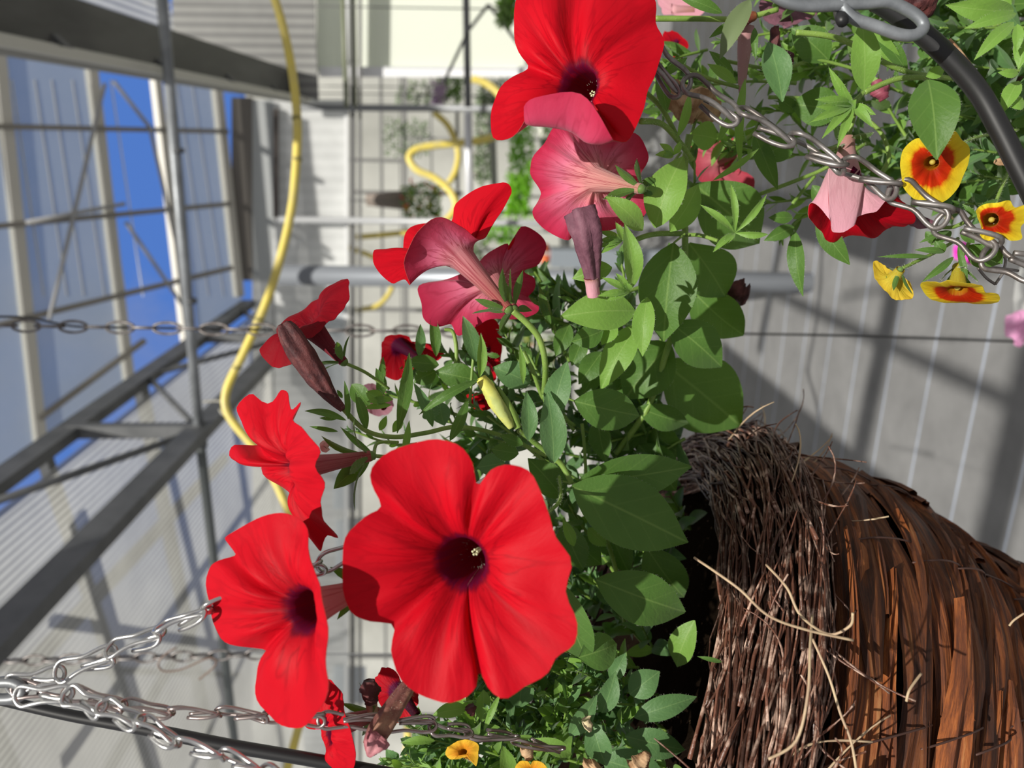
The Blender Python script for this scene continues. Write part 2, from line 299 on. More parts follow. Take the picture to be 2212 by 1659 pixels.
# ---------------------------------------------------------------- the greenhouse
X = Vector((1, 0, 0)); Y = Vector((0, 1, 0)); Z = Vector((0, 0, 1))
FL = -CAM.z
floorm = stripes('woven ground cover', (.19, .19, .19), (.36, .40, .48), 'Y', 1/.1325, duty=.965, rough=.75, big=5.0, soft=.02)
m = MB(); m.add([V(-9, -2, 0), V(9, -2, 0), V(9, 16, 0), V(-9, 16, 0)], [(0, 1, 2, 3)]); tag(m.build('floor', floorm, None, False), kind='structure')
polyc = stripes('ribbed polycarbonate sheet', (.30, .30, .28), (.62, .62, .58), 'X', 60.0, trans=.6, duty=.45, alpha=.80, soft=.2)
polyv = stripes('ribbed polycarbonate wall', (.62, .64, .63), (.80, .81, .80), 'X', 30.0, trans=.6, duty=.5)
YP = 3.2
J = hy(430, 930, YP)                       # joint of pipe and truss
ZL = J.z - CAM.z; XL = J.x
ZU = hy(146, 905, YP).z - CAM.z
YE = 5.9
# left bay: sheet above the truss
m = MB(); zc = CAM.z + ZU - .10
m.add([V(XL-.03, 2.2, zc), V(XL-5, 2.2, zc+.0), V(XL-5, YE, zc), V(XL-.03, YE, zc)], [(0, 1, 2, 3)])
o = m.build('ceiling', polyc, None, False); tag(o, kind='structure')
for i, (x0, y0, x1, y1, w) in enumerate(((-.2, 2.6, -4.5, 3.3, .10), (-.2, 3.5, -4.5, 4.3, .06), (-.2, 4.6, -4.5, 5.0, .10), (-1.1, 2.2, -1.3, 5.9, .07), (-2.2, 2.2, -2.2, 5.9, .05), (-.5, 2.3, -3.2, 5.6, .04))):
    tag(MB().beam((XL+x0, y0, zc+.42), (XL+x1, y1, zc+.42), w, .05).build('trim_%d' % (60+i), steel_dark, None, False), kind='structure')  # bars outside the sheet, added to throw shadow bands on it
# truss along the gutter
tr = thing('roof_truss', 'long grey box-section lattice truss running away under the ribbed roof', 'truss', (XL, YP, J.z))
gs = mat('grey painted truss steel', (.15, .155, .16), .5, .2, noise=(7, (.10, .105, .11), .4, .65))
m = MB().beam((XL, .4, CAM.z+ZL), (XL, YE-.02, CAM.z+ZL), .05, .10); m.build('chord', gs, tr, False)
m = MB().beam((XL, .4, CAM.z+ZU), (XL, YE-.02, CAM.z+ZU), .05, .10); m.build('chord', gs, tr, False)
for k in range(3):
    y = YP - 1.62 + k*1.62
    if k != 1 or True: MB().beam((XL, y, CAM.z+ZL), (XL, y, CAM.z+ZU), .045, .06).build('post', gs, tr, False)
for k in range(5):
    y0 = YP - 1.62 + k*.81
    a = V(XL, y0, CAM.z+(ZL if k % 2 == 0 else ZU)); b = V(XL, y0+.81, CAM.z+(ZU if k % 2 == 0 else ZL))
    MB().tube([a, b], .016, 8).build('strut', gs, tr)
# cross pipe, its two couplings, and the pipe carried on past the truss
pp = thing('steel_pipe', 'straight galvanised cross pipe clamped to the lattice truss', 'pipe', (XL, YP, J.z))
MB().tube([hy(345, -60, YP), hy(430, 930, YP)], .021, 12).build('pipe', steel, pp)
MB().tube([hy(432, 950, YP), hy(520, 1720, YP)], .021, 12).build('pipe', mat('darker pipe steel', (.18, .20, .20), .5, .3), pp)
MB().tube([hy(430, 915, YP), hy(433, 965, YP)], .03, 12).build('coupling', steel_dark, pp)
for q in (325, 650):
    MB().tube([hy(356+q*.085, q-5, YP), hy(357+q*.085, q+5, YP)], .025, 12).build('coupling', steel_dark, pp)
# right gutter with its rolled side curtain
G0 = hz(345, 157, 1.36); XG = G0.x-.02
gt = thing('gutter', 'dark sheet gutter running along the right side under ribbed panels', 'gutter', (XG, 3, CAM.z+1.4))
gm = mat('dark gutter sheet', (.075, .075, .07), .55, .2, noise=(5, (.12, .12, .115), .4, .6, (1, .2, 1)))
MB().beam((XG+.12, .3, CAM.z+1.45), (XG+.12, YE, CAM.z+1.45), .17, .18).build('channel', gm, gt, False)
MB().beam((XG+.02, .3, CAM.z+1.36), (XG+.02, YE, CAM.z+1.36), .05, .035).build('lip', alu, gt, False)
MB().beam((XG+.01, .3, CAM.z+1.30), (XG+.01, YE, CAM.z+1.30), .03, .085).build('fascia', mat('cream fascia', (.62, .61, .55), .5), gt, False)
MB().tube([V(XG+.00, .3, CAM.z+1.31), V(XG+.0, YE, CAM.z+1.31)], .022, 10).build('curtain_tube', mat('grey curtain roll', (.35, .35, .33), .7), gt)
MB().beam((XG+.10, .3, CAM.z+1.57), (XG+.10, YE, CAM.z+1.57), .012, .03).build('seam', alu, gt, False)
for y in (1.9, 2.7, 3.5, 4.4, 5.3):
    MB().beam((XG-.01, y, CAM.z+1.30), (XG+.10, y, CAM.z+1.40), .05, .03).build('bracket', steel_dark, gt, False)
m = MB(); m.add([V(XG+.22, .2, CAM.z+1.53), V(XG+4, .2, CAM.z+1.9), V(XG+4, 4.2, CAM.z+1.9), V(XG+.22, 4.2, CAM.z+1.53)], [(0, 1, 2, 3)])
tag(m.build('ceiling', stripes('clearer ribbed sheet', (.30, .30, .28), (.62, .62, .58), 'X', 60.0, trans=.6, duty=.45, alpha=.82, soft=.2), None, False), kind='structure')
blind = stripes('ribbed grey blind', (.24, .24, .235), (.40, .40, .38), 'X', 32.0, trans=.25)
m = MB(); a, b, c, d = hy(372, -60, YE-.1), hy(676, -60, YE-.1), hy(688, 218, YE-.1), hy(372, 140, YE-.1)
m.add([a, b, c, d]+[v+Y*.02 for v in (a, b, c, d)], [(0, 1, 2, 3), (7, 6, 5, 4), (0, 4, 5, 1), (1, 5, 6, 2), (2, 6, 7, 3)])
tag(m.build('side_curtain', blind, None, False), 'ribbed grey curtain panel hanging at the end of the dark gutter', 'curtain')
# glazed roof slope of the right bay, one vent bay standing open to the sky
TA = .68
def roofp(px, py):
    r = ray(px, py); # plane z = 1.9 + (YE - y)*TA  above the camera
    k = (1.88 + YE*TA)/(r.z + r.y*TA); return CAM + r*k
milky = mat('milky roof glass', (.50, .54, .52), .35, alpha=.74, noise=(3, (.34, .42, .43), .35, .7), trans=.5)
win = 1
def glasspane(c, name):
    m = MB(); m.add(c, [(0, 1, 2, 3)])
    return m
fr = thing('window_1', None, None, roofp(240, 400)); fr['kind'] = 'structure'
alum2 = mat('cream glazing bar', (.68, .66, .60), .5, .1)
def gp(x0, y0, x1, y1, x2, y2, x3, y3):
    MB().add([roofp(x0, y0), roofp(x1, y1), roofp(x2, y2), roofp(x3, y3)], [(0, 1, 2, 3)]).build('pane', milky, fr, False)
gp(-60, 105, 203, 135, 282, 860, -10, 1040)
gp(368, 150, 468, 170, 524, 660, 428, 740)

for (x0, y0, x1, y1, w) in ((195, 130, 282, 850, .055), (333, 145, 404, 760, .05), (466, 170, 516, 640, .06), (-5, 110, 92, 1000, .06)):
    MB().beam(roofp(x0, y0), roofp(x1, y1), w, .06, up=V(0, TA, 1)).build('rail', alum2, fr, False)
for (x0, y0, x1, y1) in ((-60, 272, 480, 284), (-60, 492, 485, 440), (-60, 712, 490, 578), (70, 905, 300, 735)):
    MB().beam(roofp(x0, y0)-Z*.04, roofp(x1, y1)-Z*.04, .03, .03).build('bar', mat('taupe bar', (.30, .28, .25), .5, .1), fr, False)
for (x0, y0, x1, y1) in ((20, 480, 235, 440), (210, 175, 290, 275), (290, 275, 375, 640), (238, 480, 385, 690), (190, 180, 70, 690)):
    MB().tube([roofp(x0, y0)-Z*.1, roofp(x1, y1)-Z*.1], .013, 8).build('brace', mat('grey brace', (.42, .42, .42), .45, .2), fr)
# ribs of the glass: thin bright drip lines
for k in range(11):
    x = -20+k*44+rnd.uniform(-8, 8)
    if 205 < x < 335 and k % 2: continue
    MB().beam(roofp(x, 172), roofp(x+70, 640), .010, .006).build('drip_strip', mat('pale strip', (.66, .68, .70), .4), fr, False)
# end wall
ew = V(0, YE, 0)
def ewq(name, x0, y0, x1, y1, mt, dy=0.0, th=.02, par=None):
    a, b, c, d = hy(x0, y0, YE+dy), hy(x1, y0, YE+dy), hy(x1, y1, YE+dy), hy(x0, y1, YE+dy)
    m = MB(); m.add([a, b, c, d]+[v+Y*th for v in (a, b, c, d)], [(0, 1, 2, 3), (7, 6, 5, 4), (0, 4, 5, 1), (1, 5, 6, 2), (2, 6, 7, 3), (3, 7, 4, 0)])
    return m.build(name, mt, par, False)
whitewall = stripes('white end wall sheet', (.83, .84, .83), (.90, .91, .90), 'X', 24.0, trans=.45, duty=.5)
tag(ewq('wall_back', 590, 215, 752, 1760, whitewall), kind='structure')
tag(ewq('trim_1', 500, 210, 545, 606, mat('brown grey end beam', (.17, .155, .135), .5)), kind='structure')
tag(ewq('trim_2', 545, 215, 590, 606, mat('pale sheet', (.6, .62, .62), .5, trans=.5)), kind='structure')
for i, (x0, x1, c, dy) in enumerate(((744, 752, (.75, .76, .76), -.05), (756, 766, (.12, .12, .12), -.06), (774, 780, (.16, .16, .16), -.06), (590, 600, (.11, .09, .08), -.05))):
    o = ewq('trim_%d' % (i+3), x0, -40 if i < 3 else 235, x1, 1720 if i < 3 else 470, mat('rail paint %d' % i, c, .5), dy, .03); tag(o, kind='structure')
tag(ewq('wall_back', 545, 606, 592, 1760, whitewall), kind='structure')
# white shade screen at the right of the end wall
tag(ewq('shade_screen', 684, -60, 1230, 158, mat('pale green-white shade cloth', (.96, .98, .90), .7, trans=.35, tcol=(.9, .95, .82)), .10, .01), 'large pale shade screen pulled part way across the end wall', 'screen')
tag(ewq('screen_rail', 690, 144, 1230, 166, mat('white rail', (.92, .93, .95), .4), .06, .03), 'white rail along the edge of the pale shade screen', 'rail')
# posts and rails in front of the end wall (the world's verticals run across the picture)
def post(x0, y0, x1, y1, yy, r, mt, label, name='steel_post', cat='post', box=False):
    m = MB(); a, b = hy(x0, y0, yy), hy(x1, y1, yy)
    m.tube([a, b], r, 12) if not box else m.beam(a, b, r*2)
    return tag(m.build(name, mt, None, not box), label, cat)
post(600, 594, 2300, 618, 3.6, .048, mat('blue grey post', (.28, .30, .33), .4, .4), 'thick galvanised post standing on the floor behind the flower trusses')
post(600, 474, 1900, 492, 5.7, .024, mat('whitish post', (.42, .43, .44), .4, .2), 'slim whitish post left of the shrub row')
post(640, 232, 1900, 240, 5.75, .024, mat('mid grey post', (.30, .31, .32), .5, .3), 'slim grey post next to the edge of the shade screen')
post(1006, -60, 1011, 232, 5.2, .022, steel_dark, 'dark grey horizontal rail in front of the shade screen', 'steel_rail', 'rail')
post(1011, 240, 1014, 470, 5.2, .026, mat('bright rail', (.72, .73, .75), .4, .2), 'pale horizontal rail right below the dark one', 'steel_rail', 'rail')
post(740, -40, 748, 232, 5.0, .014, mat('olive line', (.20, .22, .14), .5), 'thin olive rod crossing the shade screen', 'thin_rod', 'rod')
post(763, -40, 768, 232, 5.05, .012, MATS['olive line'], 'second thin olive rod beside the first', 'thin_rod', 'rod')
post(1010, 70, 960, 175, 5.1, .010, steel_dark, 'thin slanting brace between the rail and the screen', 'brace', 'brace')
post(1055, 10, 1012, 66, 5.1, .010, steel_dark, 'thin slanting brace above the dark rail', 'brace', 'brace')
post(1055, 10, 1120, 95, 5.1, .010, steel_dark, 'thin slanting brace running towards the flower', 'brace', 'brace')
# next house beyond: pale wall, rails, shelves
farw = stripes('beige far wall', (.48, .48, .43), (.66, .66, .60), 'X', 1.1, duty=.5, trans=.2, soft=.5, big=1.1)
m = MB(); m.add([V(-12, 10.5, 0), V(14, 10.5, 0), V(14, 10.5, 4.6), V(-12, 10.5, 4.6)], [(0, 1, 2, 3)]); tag(m.build('wall_far', farw, None, False), kind='structure')
greyrail = mat('grey rail', (.20, .20, .195), .5, .2)
k = 0
for (x, w, yy) in ((822, 6, 8.0), (862, 3, 8.6), (872, 9, 8.6), (930, 4, 8.2), (986, 7, 7.2)):
    k += 1
    a, b = hy(x, 60, yy), hy(x+12, 1500, yy)
    tag(MB().beam(a, b, .02, w/FPX*yy).build('trim_%d' % (20+k), greyrail, None, False), kind='structure')
for (yy_, x0, x1) in ((345, 755, 880), (415, 760, 1000), (668, 770, 1000), (1122, 720, 1000), (1416, 650, 1000), (1545, 700, 1100)):
    k += 1
    a, b = hy(x0, yy_, 7.0), hy(x1, yy_+3, 7.0)
    tag(MB().beam(a, b, .04, .03).build('trim_%d' % (20+k), greyrail, None, False), kind='structure')
for i, (x0, y0, x1, y1) in enumerate(((720, 1010, 770, 1100), (725, 1125, 775, 1235), (720, 1440, 790, 1520), (700, 640, 745, 840))):
    tag(ewq('window_%d' % (2+i), x0, y0, x1, y1, mat('bright opal pane', (.85, .88, .90), .4, trans=.6), -.03, .01), kind='structure')
# shelving beyond with pots and plants
def bush(name, label, px, py, yy, rx, ry, n, cols, cat='plant', group=None):
    c = hy(px, py, yy); m = MB(); s = yy/FPX
    for _ in range(n):
        a = rnd.uniform(-1, 1)*rx*s; b = rnd.uniform(-1, 1)*ry*s; p = c + R*a*.95 + U*b + F*rnd.uniform(-.5, .5)*min(rx, ry)*s
        d = V(rnd.uniform(-1, 1), rnd.uniform(-1, 1), rnd.uniform(-.3, 1)).normalized(); q = d.orthogonal().normalized(); l = rnd.uniform(.03, .07)
        mi = 0 if rnd.random() < .8 else rnd.randrange(len(cols))
        m.add([p, p+d*l*.5+q*l*.25, p+d*l, p+d*l*.5-q*l*.25], [(0, 1, 2, 3)], mi)
    o = m.build(name, cols, None); tag(o, label, cat, group, None); return o
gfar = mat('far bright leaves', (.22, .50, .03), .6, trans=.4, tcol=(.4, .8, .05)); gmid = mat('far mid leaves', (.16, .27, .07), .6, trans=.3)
cred = mat('far red petals', (.75, .06, .04), .6, trans=.3); cyel = mat('far yellow petals', (.80, .70, .10), .6, trans=.3); cpur = mat('far lilac petals', (.55, .42, .58), .6, trans=.3)
bush('leafy_shrub', 'bright green leafy shrub row beside the white shelf edge', 1128, 330, 7.0, 24, 75, 700, [gfar, gmid])
bush('leafy_shrub', 'bright green shrub under the white cross rail', 1122, 425, 6.2, 24, 40, 500, [gfar, gmid])
bush('leafy_shrub', 'small green shrub behind the red flower', 1090, 500, 6.6, 40, 22, 300, [gfar, gmid])
bush('climbing_plant', 'dull green climber beside the pale rail', 975, 190, 6.6, 26, 26, 250, [gmid, gfar])
bush('climbing_plant', 'green hanging foliage touching the white screen corner', 1098, 20, 5.0, 18, 26, 260, [gmid, gfar])
bush('lilac_flower_spike', 'pale lilac flower spike beside the dull climber', 952, 205, 6.4, 12, 26, 120, [cpur], 'flower')
bush('hanging_flower_pot', 'distant hanging pot spilling leaves with red and yellow blooms', 915, 435, 6.4, 42, 34, 420, [gmid, cred, cyel, gfar])
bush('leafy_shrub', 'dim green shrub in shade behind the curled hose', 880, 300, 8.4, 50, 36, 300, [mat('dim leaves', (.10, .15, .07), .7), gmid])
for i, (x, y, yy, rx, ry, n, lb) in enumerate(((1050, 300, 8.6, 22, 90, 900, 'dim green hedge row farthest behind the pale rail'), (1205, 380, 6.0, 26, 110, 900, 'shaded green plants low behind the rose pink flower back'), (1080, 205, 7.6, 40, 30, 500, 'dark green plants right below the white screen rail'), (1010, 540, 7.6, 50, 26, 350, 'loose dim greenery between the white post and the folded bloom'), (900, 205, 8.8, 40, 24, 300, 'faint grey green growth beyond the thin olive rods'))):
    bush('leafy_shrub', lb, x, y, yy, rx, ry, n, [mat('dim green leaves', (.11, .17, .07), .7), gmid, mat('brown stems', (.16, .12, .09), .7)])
bush('bedding_flowers', 'mass of red and yellow bedding flowers far behind the foliage', 1080, 690, 5.2, 70, 60, 500, [gmid, cred, cyel, gfar])
bush('bedding_flowers', 'tray of small mixed flowers below the grey cross post', 1180, 780, 5.0, 50, 60, 300, [gmid, cred, cyel, gfar])
m = MB(); c = hy(832, 432, 6.8); m.tube([c-R*.16, c+R*.18], [.05, .085], 10); tag(m.build('hanging_pot', mat('taupe pot', (.24, .20, .17), .8)), 'blurred brown tapering pot hanging beside the red and yellow blooms', 'pot')
m = MB().beam(hy(1172, 240, 6.9), hy(1186, 420, 6.9), .05, .09); tag(m.build('shelf_board', mat('cream board', (.78, .80, .68), .5), None, False), 'cream shelf board behind the bright shrubs', 'shelf')
for i, (x, y, cc) in enumerate(((1176, 535, (.55, .10, .04)), (1178, 560, (.70, .16, .05)), (1196, 548, (.45, .06, .04)))):
    c = hy(x, y, 5.6); m = MB(); m.tube([c+R*.03, c-R*.03], [.028, .038], 12)
    tag(m.build('flower_pot', mat('terracotta %d' % i, cc, .7)), ('small terracotta pot nearest the blurred rail', 'brightest orange pot in the far stack', 'dark red pot lowest in the far stack')[i], 'pot', 'far stack of small pots')
m = MB().beam(hy(1190, 555, 5.3), hy(1850, 565, 5.3), .15, .12); tag(m.build('column', mat('slate column', (.24, .27, .30), .5), None, False), 'slate grey column behind the pinkish flower back', 'column')
for i, (x, y0, y1) in enumerate(((1062, 245, 470), (1215, 300, 620))):
    m = MB().beam(hy(x, y0, 7.4), hy(x+8, y1, 7.4), .5, .06); tag(m.build('bench', mat('grey bench top', (.30, .30, .28), .6), None, False), ('grey staging bench with shrubs on it', 'lower grey staging bench near the far pots')[i], 'bench')
def legs(o, pts, r=.02):
    w = Vector(o.location)
    for p in pts:
        m = MB(); m.beam(V(p.x, p.y, 0), V(p.x, p.y, p.z), r*2); q = m.build('leg', greyrail, o, False)
for o in [x for x in COL.objects if x.name.startswith(('bench', 'shelf_board'))]:
    vs = [o.location+v.co for v in o.data.vertices]; xs = [v.x for v in vs]; zs = min(v.z for v in vs); ym = sum(v.y for v in vs)/len(vs)
    legs(o, [V(min(xs)+.05, ym, zs), V(max(xs)-.05, ym, zs)])
for o in [x for x in COL.objects if x.name.startswith(('climbing_plant', 'hanging_flower_pot', 'hanging_pot', 'lilac_flower'))]:
    c = o.location; m = MB().tube([V(c.x, c.y, c.z), V(c.x, c.y, CAM.z+2.0)], .004, 5); m.build('hanging_wire', greyrail, o)
for o in [x for x in COL.objects if x.parent is None and x.type == 'MESH' and x.name.startswith(('leafy_shrub', 'bedding_flowers', 'flower_pot'))]:
    c = o.location; zb = min(v.co.z for v in o.data.vertices)+c.z
    if zb > .05: MB().tube([V(c.x, c.y, 0), V(c.x, c.y, c.z)], .012, 6).build('stand', greyrail, o)
# hoses
def hose(label, pts, d, r, group=None):
    tag(MB().tube(pxpath(pts, d, len(pts)*6), r, 10).build('garden_hose', hosem), label, 'hose')
hz_ = [(585, -30), (612, 60), (632, 160), (642, 260), (640, 350), (630, 450), (605, 560), (570, 665), (525, 765), (492, 835), (488, 880), (510, 920), (560, 980), (600, 1050), (640, 1150), (668, 1260), (678, 1380), (668, 1480), (640, 1590), (610, 1700)]
hs = thing('garden_hose', 'yellow garden hose hooked up in a long bow on the left', 'hose', P(490, 880, 1.7))
MB().tube(pxpath(hz_, 1.7, 110), .0095, 12).build('hose', hosem, hs)
hookw = mat('grey hook clip', (.35, .34, .30), .5, .4)
MB().tube(pxpath([(440, 868), (470, 866), (485, 872), (496, 886), (484, 896), (474, 884)], 1.7, 30), .003, 8).build('hook', hookw, hs)
for (x, y) in ((641, 256), (642, 345), (560, 690), (512, 795)):
    MB().tube([P(x-1, y-4, 1.7), P(x+1, y+4, 1.7)], .0105, 12).build('band', mat('dull band', (.30, .26, .08), .6), hs)
hose('yellow hose snaking into a loop beside the hanging pot', [(1120, 270), (1060, 298), (1000, 308), (940, 314), (900, 322), (884, 340), (900, 366), (940, 385), (970, 410), (985, 440), (975, 465), (950, 488)], 5.2, .025)
hose('yellow hose arc crossing behind the looped one', [(938, 243), (965, 268), (982, 300), (990, 335), (984, 370), (970, 395)], 5.8, .024)
hose('short piece of yellow hose beside the big upper flower', [(1020, 170), (1050, 180), (1075, 200), (1095, 230)], 5.5, .027)
hose('thin yellow hose lying flat below the loop', [(770, 512), (820, 508), (900, 500), (950, 496)], 6.0, .022)
hose('thin yellow hose curling near the dark posts', [(752, 535), (790, 548), (820, 562)], 6.0, .02)
hose('faint yellow hose curve behind the maroon flower', [(850, 610), (840, 635), (815, 660), (770, 670)], 6.0, .02)
hose('yellow hose end hanging at the bottom by the small yellow flowers', [(880, 1560), (882, 1600), (872, 1659), (850, 1720)], 3.0, .016)
# unseen bars and a plain panel overhead, added only to shade the floor
for i, (x0, y0, x1, y1, w) in enumerate(((1580, 590, 2320, 930, .05), (1965, 470, 1850, 1010, .07), (2240, 740, 2110, 1290, .08), (1690, 500, 1640, 760, .05), (2330, 700, 2250, 1100, .06), (1820, 640, 2260, 560, .025))):
    tag(MB().beam(hz(x0, y0, FL)-SUNDIR*6.4, hz(x1, y1, FL)-SUNDIR*6.4, w, w).build('trim_%d' % (80+i), steel_dark, None, False), kind='structure')
q4 = [hz(x, y, FL) - SUNDIR*6.0 for x, y in ((1560, 735), (2300, 1350), (2300, 1640), (1560, 1250))]
tag(MB().add(q4, [(0, 1, 2, 3)]).build('ceiling', mat('added shade panel', (.7, .7, .68), .6), None, False), kind='structure')  # unseen panel put in the sun's way, no known roof part
# ---------------------------------------------------------------- the wicker basket
D0 = .515; LAT = (829.5-1650)/FPX*D0
OC = CAM + F0*D0 + U*LAT
TILT = .43
PROF = [(.185, .060), (.192, .050), (.205, .047), (.222, .058), (.230, .075), (.222, .0915), (.205, .108), (.199, .125), (.190, .160), (.180, .189), (.167, .215), (.154, .231), (.141, .265), (.1285, .299), (.106, .338), (.07, .38), (.03, .41)]
def bas(phi, r, h):
    lat = r*math.sin(phi); return OC - F0*(r*math.cos(phi)) + U*lat - Z*(h + TILT*lat)
def prof(t):
    k = t*(len(PROF)-1); i = min(int(k), len(PROF)-2); f = k-i
    return PROF[i][0]*(1-f)+PROF[i+1][0]*f, PROF[i][1]*(1-f)+PROF[i+1][1]*f
bk = thing('wicker_basket', 'wicker hanging basket with a thick twig rim and rust-brown bark strip sides', 'basket', bas(0, 0, .41))
barkm = barkmat()
twigm = mat('brown twig', (.11, .045, .028), .36, spec=.4, noise=(110, (.52, .37, .29), .50, .68), bump=.5, island=.7)  # pale blotches in the brown stand for sunlit highlights
twigp = mat('pale dry twig', (.55, .42, .26), .6, noise=(60, (.40, .28, .18), .4, .6), island=.2)
wirem = mat('rusty binding wire', (.09, .045, .035), .5, .3)
darkin = mat('dark basket core', (.012, .007, .005), .95, spec=0.0)
rb = random.Random(5)
# dark core and body
rows = []
for i in range(26):
    r, h = prof(.28+.72*i/25); rows.append([bas(2*math.pi*k/72, r-.006, h) for k in range(72)])
MB().grid(rows, 0, None, True).build('liner', darkin, bk)
rows = []
for i in range(17):                                           # core of the rim roll
    a = 2*math.pi*i/16; rows.append([bas(2*math.pi*k/72, .205+.0165*math.cos(a), .078+.0185*math.sin(a)) for k in range(72)])
MB().grid(rows, 0, None, True).build('rim_core', darkin, bk)
# bark strips wrapped round the sides
m = MB()
for layer in range(44):
    t = .40 + .56*layer/43
    phi = -math.pi + rb.uniform(0, 1)
    while phi < math.pi:
        ln = rb.uniform(.6, 2.0); n = max(6, int(ln*14)); w = rb.choice([.0025, .004, .006, .008, .010]); th = rb.uniform(.0008, .0026)
        drift = rb.uniform(-.035, .035); off = rb.uniform(-.002, .005); tw = rb.uniform(-.25, .25); lift0 = rb.choice([0, 0, rb.uniform(0, .009)]); lift1 = rb.choice([0, 0, rb.uniform(0, .012)])
        jf = rb.uniform(0, 6); rows = []; uvs = []
        for i in range(n+1):
            f = i/n; p = phi + ln*f
            r, h = prof(min(.995, max(.3, t + drift*(f-.5) + .006*math.sin(jf+f*7))))
            rr = r + off + lift0*(1-f)**4 + lift1*f**4 + .0012*math.sin(jf*3+f*11)
            c = bas(p, rr, h); o_ = bas(p, rr+1e-3, h); nrm = (o_-c).normalized(); tan = (bas(p+.02, rr, h)-c).normalized(); sd_ = nrm.cross(tan).normalized()
            nn = (nrm + sd_*tw).normalized(); sd_ = tan.cross(nn).normalized()
            ww = w*(.35+.65*min(1, 6*f, 6*(1-f))) * (1+.15*math.sin(jf+f*19))
            rows.append([c+sd_*ww, c+sd_*ww*.5+nn*th*1.6, c+nn*th*(1.2+.8*math.sin(f*30+jf)), c-sd_*ww*.4+nn*th*1.8, c-sd_*ww, c-nn*th]); uvs += [(f*ln, j/5) for j in range(6)]
        m.grid(rows, 0, uvs, True, True)
        phi += ln*rb.uniform(.55, .95)
m.build('bark_wall', barkm, bk, False)
# twig rim : many thin rods twisted round the roll
def twig(m, phi, ln, a0, tw, ex, r, wob, seed, n=None):
    n = n or max(7, int(ln*16)); pts = []; q = random.Random(seed); w1, w2, w3 = q.uniform(0, 6), q.uniform(0, 6), q.uniform(5, 12)
    for i in range(n+1):
        f = i/n; a = a0+tw*f+.10*math.sin(w1+f*w3); e = ex+wob*(math.sin(w2+f*w3*.8)*.5+.3*math.sin(w1+f*w3*2.1))
        pts.append(bas(phi+ln*f, .205+(.0175+e)*math.cos(a), .078+(.0200+e)*math.sin(a)))
    m.tube(pts, [r*(1-.35*i/n)*(1+.12*math.sin(i*2+w1)) for i in range(n+1)], 6)
m = MB()
for k in range(1800):
    twig(m, rb.uniform(-1.3, 1.9) if k < 1500 else rb.uniform(-math.pi, math.pi), rb.uniform(.25, 1.1), rb.uniform(0, 2*math.pi), rb.uniform(-1.2, 1.2), rb.uniform(-.004, .005), rb.choice([.0005, .0006, .0008, .0010]), rb.uniform(.001, .008), k)
tag(m.build('twig_rim', twigm, bk), kind='stuff')
# loose ends sticking out of the rim
for k in range(80):
    phi = rb.uniform(-.5, 1.75); a = rb.uniform(-.8, 1.9); q = []
    base = bas(phi, .205+.019*math.cos(a), .078+.027*math.sin(a)); o_ = (base-bas(phi, .205, .078)).normalized(); tan = (bas(phi+.02, .205, .078)-bas(phi, .205, .078)).normalized()*rb.choice([-1, 1])
    l = rb.uniform(.015, .05); cu = rb.uniform(-.02, .03); sv = rb.uniform(-.4, .6)
    for i in range(9):
        f = i/8; q.append(base + tan*l*f*(1-.3*f) + o_*(l*.5*f + cu*f*f*(1-f)) - Z*(sv*l*f) + o_.cross(tan)*cu*f*f)
    MB().tube(q, [rb.uniform(.0004, .0008)*(1-.4*i/8) for i in range(9)], 5).build('twig', twigm if k % 4 else twigp, bk)
for pts in ([(1500, 1205, .335), (1545, 1235, .32), (1600, 1275, .312), (1660, 1330, .31), (1740, 1360, .31), (1843, 1383, .312)],
            [(1655, 1220, .335), (1700, 1270, .322), (1730, 1330, .318), (1790, 1370, .32), (1836, 1352, .315), (1842, 1325, .31)],
            [(1755, 1380, .335), (1790, 1460, .328), (1815, 1540, .322), (1838, 1600, .318), (1850, 1665, .318)],
            [(1990, 1455, .33), (1965, 1490, .325), (1958, 1515, .325)],
            [(2212, 1325, .42), (2190, 1340, .42), (2180, 1352, .42)],
            [(1660, 1640, .30), (1720, 1600, .30), (1745, 1500, .302), (1750, 1400, .312), (1755, 1330, .33)],
            [(1560, 925, .50), (1590, 940, .49), (1600, 950, .49)], [(1600, 880, .5), (1615, 878, .5), (1628, 880, .5)], [(1605, 962, .5), (1640, 962, .49), (1650, 985, .49), (1672, 1000, .49)], [(1670, 955, .49), (1672, 985, .49), (1668, 1010, .49)]):
    MB().tube(pxpath([(x, y, d-.012) for x, y, d in pts], 0), .00055, 6).build('twig', twigp if pts[0][1] > 1020 else twigm, bk)
# binding wires: stitches over the bark
for j, ph0 in enumerate((-.05, .45, .95, 1.35)):
    for k in range(7):
        t0 = .42+.075*k; pts = []
        for i in range(8):
            f = i/7; r, h = prof(t0+.085*f); pts.append(bas(ph0+.03*math.sin(k*2+j)+.05*f+.02*k, r+.006+.003*math.sin(math.pi*f), h))
        MB().tube(pts, .00055, 5).build('binding_wire', wirem, bk)
# soil
rows = []; rs = random.Random(3)
for i in range(14):
    r = .192*i/13; rows.append([bas(2*math.pi*k/48, r, .085+rs.uniform(-.006, .006)) for k in range(48)])
soil = mat('dark potting soil', (.009, .006, .004), .95, spec=0.0, noise=(260, (.30, .20, .12), .66, .74), bump=1.0)
tag(MB().grid(rows, 0, None, True).build('soil', soil, None), 'dark crumbly potting soil filling the wicker basket', 'soil', None, 'stuff')

